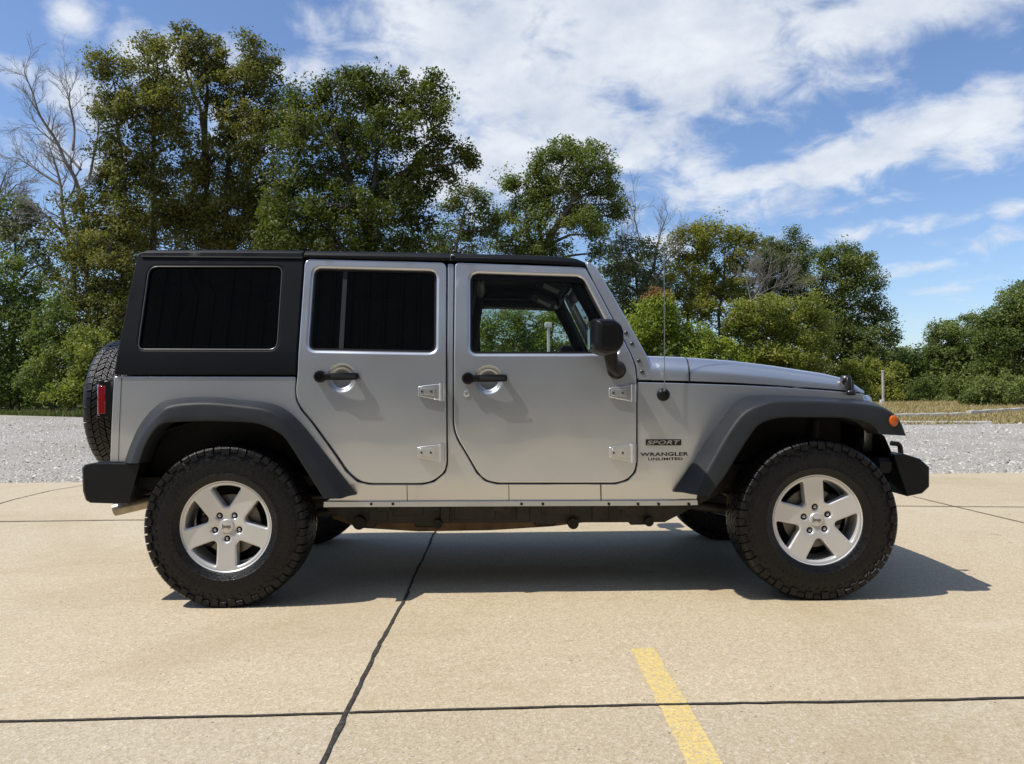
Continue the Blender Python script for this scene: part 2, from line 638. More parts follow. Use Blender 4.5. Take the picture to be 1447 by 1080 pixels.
# ------------------------------------------------------------------ the ground
def node_tools(N, L, tc):
    def noise(scale, detail=5, rough=.6, sc=None, dist=0):
        n = N.new('ShaderNodeTexNoise')
        n.inputs['Scale'].default_value = scale; n.inputs['Detail'].default_value = detail
        n.inputs['Roughness'].default_value = rough; n.inputs['Distortion'].default_value = dist
        if sc:
            mp = N.new('ShaderNodeMapping'); mp.inputs['Scale'].default_value = sc
            L.new(tc.outputs['Object'], mp.inputs[0]); L.new(mp.outputs[0], n.inputs[0])
        else: L.new(tc.outputs['Object'], n.inputs[0])
        return n.outputs[0]
    def vor(scale, feature='F1'):
        n = N.new('ShaderNodeTexVoronoi'); n.feature = feature
        n.inputs['Scale'].default_value = scale
        L.new(tc.outputs['Object'], n.inputs[0])
        return n
    def ramp(fac, stops):
        r = N.new('ShaderNodeValToRGB')
        e = r.color_ramp.elements
        while len(e) < len(stops): e.new(.5)
        for k, (p, c) in enumerate(stops):
            e[k].position = p; e[k].color = (*c, 1) if len(c) == 3 else c
        L.new(fac, r.inputs[0])
        return r.outputs[0]
    def mix(fac, a, b, mode='MIX'):
        m = N.new('ShaderNodeMix'); m.data_type = 'RGBA'; m.blend_type = mode
        if isinstance(fac, (int, float)): m.inputs[0].default_value = fac
        else: L.new(fac, m.inputs[0])
        for k, v in ((6, a), (7, b)):
            if isinstance(v, tuple): m.inputs[k].default_value = (*v, 1)
            else: L.new(v, m.inputs[k])
        return m.outputs[2]
    def bump(h, strength, dist, prev=None):
        bp = N.new('ShaderNodeBump')
        bp.inputs['Strength'].default_value = strength; bp.inputs['Distance'].default_value = dist
        L.new(h, bp.inputs['Height'])
        if prev is not None: L.new(prev, bp.inputs['Normal'])
        return bp.outputs[0]
    return noise, vor, ramp, mix, bump


def concrete_mat():
    mt, nt, N, L, b = new_mat('weathered_concrete')
    tc = N.new('ShaderNodeTexCoord')
    noise, vor, ramp, mix, bump = node_tools(N, L, tc)
    c = ramp(noise(.8, 8, .62), [(.28, (0.431, 0.354, 0.230)), (.5, (0.511, 0.427, 0.284)), (.72, (0.587, 0.495, 0.344))])
    c = mix(.5, c, ramp(noise(6, 7, .72), [(.3, (0.414, 0.338, 0.217)), (.7, (0.608, 0.517, 0.369))]))
    # brushed-in tone of the pour, long and soft
    c = mix(.30, c, ramp(noise(.9, 6, .6, (.25, 2.2, 1)), [(.35, (0.420, 0.343, 0.222)), (.65, (0.603, 0.511, 0.363))]))
    # exposed sand and pebbles
    v1 = vor(105)
    c = mix(.55, c, ramp(v1.outputs['Color'], [(.0, (0.226, 0.174, 0.103)), (.3, (0.457, 0.379, 0.244)), (.7, (0.587, 0.495, 0.352)), (1, (0.861, 0.781, 0.650))]))
    v3 = vor(230)
    c = mix(.32, c, ramp(v3.outputs['Color'], [(.0, (0.247, 0.190, 0.113)), (.5, (0.506, 0.422, 0.282)), (1, (0.818, 0.727, 0.585))]))
    v2 = vor(48)
    spk = ramp(v2.outputs['Distance'], [(.0, (1, 1, 1)), (.18, (1, 1, 1)), (.27, (0, 0, 0))])
    pick = ramp(v2.outputs['Color'], [(.74, (0, 0, 0)), (.80, (1, 1, 1))])
    sp = mix(1.0, spk, pick, 'MULTIPLY')
    c = mix(sp, c, ramp(noise(50, 2), [(.38, (0.162, 0.121, 0.081)), (.62, (0.775, 0.706, 0.607))]))
    # brownish stains, pale scuffs and a few dark drips with shapes of their own
    st = ramp(noise(.55, 8, .70, dist=.7), [(.50, (0, 0, 0)), (.66, (0.433, 0.447, 0.462))])
    c = mix(st, c, (0.376, 0.293, 0.171))
    st = ramp(noise(1.9, 8, .72, (.6, 1.5, 1), .5), [(.60, (0, 0, 0)), (.72, (0.350, 0.362, 0.374))])
    c = mix(st, c, (0.680, 0.628, 0.501))
    dr = ramp(noise(2.6, 3, .5, dist=1.2), [(.735, (0, 0, 0)), (.765, (0.464, 0.479, 0.495))])
    c = mix(dr, c, (0.103, 0.085, 0.061))
    # each slab was poured apart and weathered to its own tone
    sp_ = N.new('ShaderNodeSeparateXYZ'); L.new(tc.outputs['Object'], sp_.inputs[0])
    def side(p, q, lo, hi):
        p, q = at_z(np.array(float(p[0])), np.array(float(p[1]))), at_z(np.array(float(q[0])), np.array(float(q[1])))
        d = (q-p)[:2]; nx, ny = -d[1], d[0]
        a1 = N.new('ShaderNodeMath'); a1.operation = 'MULTIPLY'; a1.inputs[1].default_value = nx; L.new(sp_.outputs[0], a1.inputs[0])
        a2 = N.new('ShaderNodeMath'); a2.operation = 'MULTIPLY_ADD'; a2.inputs[1].default_value = ny; L.new(sp_.outputs[1], a2.inputs[0]); L.new(a1.outputs[0], a2.inputs[2])
        a3 = N.new('ShaderNodeMath'); a3.operation = 'GREATER_THAN'; a3.inputs[1].default_value = nx*p[0]+ny*p[1]; L.new(a2.outputs[0], a3.inputs[0])
        return mix(a3.outputs[0], lo, hi)
    c = mix(1.0, c, side((487, 1010), (614, 754), (.965, .955, .93), (1.0, 1.0, 1.0)), 'MULTIPLY')
    c = mix(1.0, c, side((0, 1021), (1447, 987.5), (.93, .94, .96), (1.0, 1.0, 1.0)), 'MULTIPLY')
    c = mix(1.0, c, side((230, 735), (1268, 715.5), (1.0, 1.0, 1.0), (.97, .96, .95)), 'MULTIPLY')
    L.new(c, b.inputs['Base Color'])
    b.inputs['Roughness'].default_value = .82
    b.inputs['Specular IOR Level'].default_value = .35
    n = bump(noise(140, 4, .7), .35, .004)
    n = bump(v1.outputs['Distance'], .25, .003, n)
    L.new(n, b.inputs['Normal'])
    return mt


def gravel_mat():
    mt, nt, N, L, b = new_mat('crushed_grey_gravel')
    tc = N.new('ShaderNodeTexCoord')
    noise, vor, ramp, mix, bump = node_tools(N, L, tc)
    v = vor(24); v2 = vor(60)
    c = ramp(v.outputs['Color'], [(0, (.24, .225, .19)), (.5, (.42, .395, .345)), (1, (.60, .57, .51))])
    c = mix(.5, c, ramp(v2.outputs['Color'], [(0, (.22, .205, .175)), (.6, (.45, .425, .37)), (1, (.66, .63, .56))]))
    patch = ramp(noise(.35, 6, .65, (1, .45, 1)), [(.46, (0, 0, 0)), (.68, (.55, .55, .55))])
    c = mix(patch, c, (.25, .215, .155))
    L.new(c, b.inputs['Base Color'])
    b.inputs['Roughness'].default_value = .85
    n = bump(v.outputs['Distance'], 1.0, .03)
    n = bump(v2.outputs['Distance'], .7, .012, n)
    L.new(n, b.inputs['Normal'])
    return mt


def soil_grass_mat(name, cols, scale=2.0):
    mt, nt, N, L, b = new_mat(name)
    tc = N.new('ShaderNodeTexCoord')
    noise, vor, ramp, mix, bump = node_tools(N, L, tc)
    c = ramp(noise(scale, 8, .7), [(.3, cols[0]), (.5, cols[1]), (.7, cols[2])])
    c = mix(.5, c, ramp(noise(40, 4, .7, (1, .3, 1)), [(.3, cols[0]), (.7, cols[2])]))
    L.new(c, b.inputs['Base Color'])
    b.inputs['Roughness'].default_value = .95
    L.new(bump(noise(60, 5, .7), .8, .03), b.inputs['Normal'])
    return mt


def ground_sheet(name, poly, lift, mt, step=4.0):
    """a level-with-the-terrain sheet inside a convex polygon of (x, y)"""
    mb = MB()
    P = np.array(poly, float)
    def fm(x, y, d): return (x, y, float(terrain(x, y))+lift)
    panel(mb, P, [], fm, sheet=True, step=step, grid=step)
    o = mb.build(name, mt, smooth=0)
    for p in o.data.polygons:
        pass
    return tag(o, kind='structure')


mb = MB()
ys = [-400, -60, -10, 8.99, 9.01, 30, 69.9, 70.1, 200, 900]
xs = [-900, -200, -60, 0, 60, 200, 900]
mb.grid([[(x, y, float(terrain(x, y))-.012) for y in ys] for x in xs])
base = mb.build('ground', soil_grass_mat('meadow_soil', [(.06, .06, .02), (.10, .095, .035), (.15, .13, .06)], .8), smooth=0)
tag(base, 'rough meadow ground running back under the trees', 'ground', kind='structure')

eL, eR = at_z(np.array([100., 1447.]), np.array([682., 668.]), 0.0)
def edge_y(x): return eL[1]+(eR[1]-eL[1])*(x-eL[0])/(eR[0]-eL[0])
mb = MB()
px = np.linspace(-45, 50, 96)
top = [(x, edge_y(x)+.02*math.sin(x*3.1)+.015*math.sin(x*7.7+1), 0.0) for x in px]
mb.grid([top, [(x, edge_y(x)-.4, 0.0) for x in px], [(x, -9.4, 0.0) for x in px], [(x, -40, 0.0) for x in px]])
conc = mb.build('concrete_pavement', concrete_mat(), smooth=0)
tag(conc, 'tan concrete pavement slabs under the car', 'pavement', kind='structure')

gl = on_ground(113, 588); gl0 = on_ground(0, 583)
gR = on_ground(1280, 600)
gy = gR[1]
# gravel lot runs from the concrete back to the dry grass (right) and the bushes (left)
poly = [(-60, edge_y(-60)-.3), (60, edge_y(60)-.3), (60, gy), (gR[0]-2.5, gy), (gR[0]-9, gy+7), (-4, 30), (-11, 34), (-60, 36)]
gravel = ground_sheet('gravel_lot', poly, -.006, gravel_mat(), 3.0)
tag(gravel, 'pale grey crushed gravel lot behind the concrete', 'gravel lot')
poly = [(gR[0]-2.5, gy), (60, gy), (60, 66), (-30, 66), (-11, 34.3), (-4, 30.3), (gR[0]-9, gy+7.1)]
grassf = ground_sheet('dry_grass_field', poly, .001, soil_grass_mat('dry_grass', [(.20, .15, .07), (.33, .255, .125), (.42, .34, .18)], 1.2), 3.0)
tag(grassf, 'strip of dry straw coloured grass below the right hand trees', 'grass field')

# joints in the concrete: dark, crumbled filler
def joint(pts, w, jit=.25, lift=.004, ext=(0, 0)):
    P = [at_z(np.array(float(a)), np.array(float(b)), 0.0)[:2] for a, b in pts]
    if ext[0]:
        d = P[0]-P[1]; P.insert(0, P[0]+d/np.linalg.norm(d)*ext[0])
    if ext[1]:
        d = P[-1]-P[-2]; P.append(P[-1]+d/np.linalg.norm(d)*ext[1])
    out = []
    for a, b in zip(P[:-1], P[1:]):
        k = max(2, int(np.linalg.norm(b-a)/.035))
        for t in range(k): out.append(a+(b-a)*t/k)
    out.append(P[-1])
    Q = np.array(out)
    T = np.gradient(Q, axis=0); T /= np.linalg.norm(T, axis=1)[:, None]
    Nn = np.stack([-T[:, 1], T[:, 0]], 1)
    k = len(Q)
    w1 = np.convolve(rng.normal(0, 1, k+4), np.ones(3)/3, 'same')[2:-2]
    w2 = np.convolve(rng.normal(0, 1, k+4), np.ones(3)/3, 'same')[2:-2]
    mid = np.convolve(rng.normal(0, 1, k+20), np.ones(11)/6, 'same')[10:-10]*w*.35
    a = Q+Nn*(w/2*(1+jit*1.6*np.abs(w1))+mid)[:, None]
    b = Q-Nn*(w/2*(1+jit*1.6*np.abs(w2))-mid)[:, None]
    mb = MB()
    mb.grid([[(p[0], p[1], lift) for p in a], [(p[0], p[1], lift) for p in b]])
    return mb


JM = mat('crumbled_black_joint_filler', (.045, .038, .031), .95, var=.8, vscale=60, bump=.6, bscale=120)
JF = mat('dusty_shallow_joint', (.15, .12, .085), .95, var=.4, vscale=60, bump=.4, bscale=120)
mb = MB()
mb.join(joint([(640, 700), (614, 754), (575, 838), (526, 935), (487, 1010), (440, 1110), (410, 1180)], .0115, .45, ext=(0, 7.5)))
mb.join(joint([(-400, 1028), (0, 1021), (485, 1009.1)], .0115, .3, .004, ext=(14, 0)))
mb.join(joint([(492, 1008.7), (900, 997.5), (1447, 987.5), (1900, 978)], .0100, .35, .0046, ext=(0, 14)))
jo = mb.build('pavement_joint', JM, smooth=0)
tag(jo, 'black crumbled filler in the two wide slab joints', 'pavement joint', kind='structure')
mb = MB()
mb.join(joint([(-300, 738), (0, 737.5), (230, 735), (700, 728), (1268, 715.5), (1447, 717), (1800, 716)], .020, .2, ext=(12, 12)))
mb.join(joint([(1290, 702), (1365, 720), (1447, 739.5), (1560, 766)], .012, .4))
mb.join(joint([(-80, 735), (20, 706), (70, 694), (118, 686)], .014, .3))
jo2 = mb.build('pavement_crack', JF, smooth=0)
tag(jo2, 'thin dusty cracks and joints across the concrete farther back', 'pavement crack', kind='structure')


def line_mat():
    mt, nt, N, L, b = new_mat('worn_yellow_road_paint')
    tc = N.new('ShaderNodeTexCoord')
    noise, vor, ramp, mix, bump = node_tools(N, L, tc)
    c = ramp(noise(30, 5, .7), [(.3, (.66, .475, .125)), (.7, (.76, .585, .21))])
    v = vor(150)
    w = ramp(noise(70, 6, .75), [(.45, (0, 0, 0)), (.57, (.92, .92, .92))])
    c = mix(w, c, ramp(v.outputs['Color'], [(0, (.34, .27, .17)), (1, (.62, .52, .34))]))
    L.new(c, b.inputs['Base Color'])
    b.inputs['Roughness'].default_value = .75
    L.new(bump(noise(140, 4, .7), .3, .003), b.inputs['Normal'])
    return mt


def painted_line():
    a0, a1 = at_z(np.array([892., 924.]), np.array([917., 916.]))
    b0, b1 = at_z(np.array([976., 1028.]), np.array([1090., 1090.]))
    n = 160
    L_, Rr = [], []
    e1 = np.convolve(rng.normal(0, 1, n+40), np.ones(9)/9, 'same')[20:]*.0045
    e2 = np.convolve(rng.normal(0, 1, n+40), np.ones(9)/9, 'same')[20:]*.0045
    for i in range(n+1):
        t = i/n*1.6
        p = a0+(b0-a0)*t; q = a1+(b1-a1)*t
        d = (q-p)/np.linalg.norm(q-p)
        L_.append(p+d*e1[i]); Rr.append(q+d*e2[i])
    mb = MB()
    mb.grid([[(p[0], p[1], .0022) for p in L_], [(p[0], p[1], .0022) for p in Rr]])
    o = mb.build('parking_line', line_mat(), smooth=0)
    return tag(o, 'worn yellow painted parking line on the near concrete', 'parking line', kind='structure')


painted_line()

# loose stones on the gravel
def stones():
    n = 52000
    yy = edge_y(0)+.04-.42*(rng.random(n) < .012)*rng.random(n)**2+(rng.random(n)**1.7)*22
    xx = rng.uniform(-1, 1, n)*(5+.72*(yy+4.7)) + 1.4
    keep = ~((xx > gR[0]-2.5) & (yy > gy)) & ~((xx > -4) & (yy > gy+6))
    xx, yy = xx[keep], yy[keep]
    n = len(xx)
    s = rng.lognormal(-4.35, .45, n)*(1+.03*(yy-5))
    base = np.array([(1, 0, 0), (-.5, .87, 0), (-.5, -.87, 0), (.1, .1, 1.1), (.4, -.5, .9)])
    V = np.repeat(base[None], n, 0)+rng.normal(0, .28, (n, 5, 3))
    a = rng.uniform(0, 2*PI, n)
    c, si = np.cos(a)[:, None], np.sin(a)[:, None]
    V = np.stack([V[..., 0]*c-V[..., 1]*si, V[..., 0]*si+V[..., 1]*c, V[..., 2]*.7], -1)*s[:, None, None]
    V += np.stack([xx, yy, np.where(yy < edge_y(xx)+.02, .001, terrain(xx, yy)-.008)], 1)[:, None]
    F = np.array([(0, 1, 3), (1, 2, 3), (2, 4, 3), (2, 0, 4), (0, 3, 4)])
    return mesh_np(V.reshape(-1, 3), (F[None]+np.arange(n)[:, None, None]*5).reshape(-1, 3), rng.random(n), 5)


def mesh_np(V, F, tint=None, per=1, name='mesh'):
    """fast mesh from numpy arrays; tint: one value for each group of 'per' faces"""
    me = bpy.data.meshes.new(name)
    k = F.shape[1]
    me.vertices.add(len(V)); me.loops.add(F.size); me.polygons.add(len(F))
    me.vertices.foreach_set('co', np.ascontiguousarray(V, dtype=np.float32).ravel())
    me.loops.foreach_set('vertex_index', np.ascontiguousarray(F, dtype=np.int32).ravel())
    me.polygons.foreach_set('loop_start', np.arange(0, F.size, k, dtype=np.int32))
    if tint is not None:
        at = me.attributes.new('tint', 'FLOAT', 'FACE')
        at.data.foreach_set('value', np.repeat(tint, per).astype(np.float32))
    me.update(calc_edges=True)
    return me


def tint_mat(name, cols, rough=.8, trans=0.0, spec=.3):
    """natural variation from piece to piece (leaf, stone, blade), read from the 'tint' attribute"""
    mt, nt, N, L, b = new_mat(name)
    a = N.new('ShaderNodeAttribute'); a.attribute_name = 'tint'
    r = N.new('ShaderNodeValToRGB')
    e = r.color_ramp.elements
    while len(e) < len(cols): e.new(.5)
    for k, c in enumerate(cols):
        e[k].position = k/(len(cols)-1); e[k].color = (*c, 1)
    L.new(a.outputs['Fac'], r.inputs[0])
    L.new(r.outputs[0], b.inputs['Base Color'])
    b.inputs['Roughness'].default_value = rough
    b.inputs['Specular IOR Level'].default_value = spec
    if trans:
        t = N.new('ShaderNodeBsdfTranslucent')
        g = N.new('ShaderNodeMix'); g.data_type = 'RGBA'; g.blend_type = 'MULTIPLY'; g.inputs[0].default_value = 1
        L.new(r.outputs[0], g.inputs[6]); g.inputs[7].default_value = (1.0, 1.15, .55, 1)
        L.new(g.outputs[2], t.inputs[0])
        mx = N.new('ShaderNodeMixShader'); mx.inputs[0].default_value = trans
        L.new(b.outputs[0], mx.inputs[1]); L.new(t.outputs[0], mx.inputs[2])
        L.new(mx.outputs[0], N['Material Output'].inputs[0])
    return mt


me = stones()
me.materials.append(tint_mat('grey_limestone', [(.24, .225, .19), (.41, .385, .335), (.49, .465, .41), (.62, .59, .53)], .85))
o = bpy.data.objects.new('gravel_stones', me); COL.objects.link(o)
tag(o, 'loose grey limestone chips over the gravel lot', 'gravel', kind='stuff')


def blades(name, n, place, hmean, wid, cols, label, cat='grass'):
    P = place(n)
    n = len(P)
    h = rng.lognormal(math.log(hmean), .4, n)
    a = rng.uniform(0, 2*PI, n)
    lean = rng.normal(0, .5, (n, 2))*h[:, None]
    w = wid*(1+rng.random(n))
    d = np.stack([np.cos(a)*w, np.sin(a)*w, 0*a], 1)
    V = np.stack([P-d, P+d, P+np.c_[lean, h]], 1)
    me = mesh_np(V.reshape(-1, 3), np.arange(n*3).reshape(-1, 3), rng.random(n), 1)
    me.materials.append(tint_mat(name+'_blades', cols, .8, .25))
    o = bpy.data.objects.new(name, me); COL.objects.link(o)
    return tag(o, label, cat, kind='stuff')


def place_dry(n):
    y = gy+.02+(rng.random(n)**1.25)*26
    x = gR[0]-2+rng.random(n)*30
    return np.stack([x, y, terrain(x, y)], 1)


blades('dry_grass', 70000, place_dry, .09, .012, [(.26, .20, .09), (.40, .31, .15), (.50, .41, .22), (.20, .20, .06)], 'short dry straw grass on the strip below the right hand trees')


def place_weeds(n):
    t = rng.random(n)
    a, b = on_ground(-60, 585), on_ground(125, 590)
    x = a[0]+(b[0]-a[0])*t; y = a[1]+(b[1]-a[1])*t+np.abs(rng.normal(0, .9, n))
    return np.stack([x, y, terrain(x, y)], 1)


blades('weeds', 5000, place_weeds, .15, .016, [(.05, .08, .015), (.10, .14, .03), (.22, .19, .07)], 'green weeds along the far edge of the gravel by the left bushes', 'weeds')

# ------------------------------------------------------------------ the car
def yside(x, z):
    """near-side body surface (y is negative there)"""
    x = np.asarray(x, float); z = np.asarray(z, float)
    low = -.797+.010*((z-.95)/.35)**2 + np.where(z < .575, (.575-z)*.30, 0)
    up = -.797+.010*(.30/.35)**2+.165*np.maximum(z-1.25, 0)
    y = np.where(z < 1.25, low, up)
    t = np.clip((x-2.25)/(3.25-2.25), 0, 1)
    return y+.155*t*t*(3-2*t)*.55+.075*t


def S(px, py, off=0.0):
    """photo point met with the body side -> (x, z)"""
    px = np.asarray(px, float); py = np.asarray(py, float)
    Y = np.full(px.shape, -.79)
    for _ in range(6):
        P = at_y(px, py, Y)
        Y = yside(P[..., 0], P[..., 2])-off
    return np.stack([P[..., 0], P[..., 2]], -1)


def Spts(pts, off=0.0):
    a = np.array(pts, float)
    return S(a[:, 0], a[:, 1], off)


def side_map(off=0.0):
    def fm(x, z, d): return (x, float(yside(x, z))-off+d, z)
    return fm


def both(mb):
    """near and far side in one mesh"""
    o = MB(); o.join(mb); o.join(mb.mirror()); return o


CARX = 1.47
car = empty('suv', (CARX, 0, 0))
tag(car, 'silver four door off road suv with black hardtop parked side on', 'car')
K = 1/284.0        # metres per photo pixel on the near side, for radii

DOOR_R = [(431.6, 366.5), (630, 371.5), (630.5, 655), (627, 667), (612, 679), (597, 682.5), (522, 682.5), (506, 678.5), (491, 665), (478, 645), (444, 598), (427, 578), (420, 564), (418.8, 550), (421, 531)]
DOOR_F = [(643.5, 371.5), (826, 378), (853.5, 429), (879, 477.5), (891, 502.5), (896.5, 516.5), (898.5, 533), (898.5, 655), (896, 666), (886, 677), (870, 681.8), (702, 681.8), (686, 677.5), (675.5, 667), (663, 645), (648, 620), (644, 609), (642, 597)]
WIN_R = [(444, 379.5), (616.5, 383.5), (615.5, 498), (436, 494.5)]
WIN_F = [(664.5, 385.5), (822, 391.5), (871, 498.5), (664, 498.5)]
WIN_F = [(665, 386.5), (823, 391.5), (872, 486), (874, 499.5), (664.5, 499.5)]


def near(mb, name, mt, parent, far=True, label=None, smooth=38):
    """a part on the near side and its twin on the far side"""
    o = mb.build(name, mt, parent, smooth)
    if label: o['label'] = label
    f = mb.mirror().build(name, mt, car, smooth) if far and parent is car else None
    return o, f


# --- body tub with cowl, rocker, B pillar and engine bay side
def body_side():
    g = 2.2
    tub = [(160.5, 532), (417.5, 532.5), (416.5, 551), (417.5, 565), (424.5, 579.5), (441.5, 600), (475.5, 647), (489, 667.5), (504.5, 681), (521.5, 685), (597.5, 685), (613.5, 681.3), (629.3, 668), (632.8, 655.5),
           (632.6, 372.5), (641, 372.8), (639.6, 597), (641.6, 610), (646, 621.5), (661, 646.5), (673.5, 668.8), (685, 679.8), (701.5, 684.4), (870.3, 684.4), (887.4, 679.4), (898.3, 667.5), (901, 655.5), (901, 540),
           (960, 541.5), (1040, 544), (1100, 547), (1170, 551.8), (1221, 556.5), (1224, 575), (1205, 580), (1135, 574), (1090, 571), (1070, 578), (1052, 596), (1012, 655), (988, 690), (985, 707.5),
           (800, 708.5), (620, 709), (458, 709.5), (470, 702), (482, 693), (448, 648), (417, 608), (400, 590), (370, 580), (290, 577), (240, 579), (226, 586), (212, 604), (192, 640), (186, 654), (155, 653.5)]
    rad = np.full(len(tub), 2*K)
    P = smooth_poly(Spts(tub), rad, 2)
    mb = MB()
    panel(mb, P, [], side_map(-.004), thick=.045, bev=.004, step=.05, grid=.07)
    return mb


body = both(body_side())
# tailgate, rear corners and the front cowl top belong to the same shell
xr = float(S(np.array(159.), np.array(560.))[0]); zr0 = float(S(np.array(157.), np.array(653.))[1]); zr1 = float(S(np.array(161.), np.array(532.))[1])
rows = []
for z in np.linspace(zr0, zr1-.004, 6):
    yy = float(yside(xr, z))+.01
    rows.append([(xr-.005-.010*math.cos(y/abs(yy)*PI/2), y, z) for y in np.linspace(yy, -yy, 13)])
body.grid(rows)
body_o = body.build('body', M['paint'], car)

# rocker seams and body seams
mb = MB()
def seam(pts, w=.0035, off=.0015):
    P = Spts(pts)
    for (a, b) in zip(P[:-1], P[1:]):
        k = max(2, int(np.linalg.norm(b-a)/.03))
        d = (b-a)/np.linalg.norm(b-a); nn = np.array([-d[1], d[0]])*w/2
        rows = [[(v[0], float(yside(*v))+.004-off, v[1]) for v in (a+(b-a)*t/k-nn, a+(b-a)*t/k+nn)] for t in range(k+1)]
        mb.grid(rows)
seam([(575, 685.5), (575.5, 708.5)]); seam([(719, 684.8), (719.3, 708.3)]); seam([(849, 684.8), (849.5, 708)], .006)
seam([(171.5, 533), (167, 652)], .0025)
seam([(901, 537.2), (921, 537.4)])
both(mb).build_each('body_seam', M['seal'], car, 0)

# --- dark inside of the shell
mb = MB()
for s in (-1, 1):
    mb.box((1.42, s*.735, .72), (1.9, .03, .40))
mb.box((.95, 0, .60), (3.1, 1.42, .05))
mb.box((2.33, 0, .85), (.05, 1.40, .70))
mb.box((2.75, 0, .97), (.9, .98, .05))                 # engine bay
mb.box((2.75, -.52, .83), (.95, .03, .34)); mb.box((2.75, .52, .83), (.95, .03, .34))
mb.box((-.05, -.60, .80), (1.10, .03, .50)); mb.box((-.05, .60, .80), (1.10, .03, .50))
for s in (-1, 1):
    for xc, r in ((0.0, .53), (2.947, .53)):
        prof = []
        rows = []
        for t in np.linspace(R(12), R(168), 22):
            c, si = math.cos(t), math.sin(t)
            sc = 1/max(abs(c)/1.0, abs(si)/.98)**.35
            p = (xc-.01+r*c*sc*.98, .42+r*si*sc*.98)
            rows.append([(p[0], s*.50, p[1]), (p[0], s*.81 if xc < 1 else s*.74, p[1])])
        mb.grid(rows)
mb.build('wheel_well', M['dark'], car)

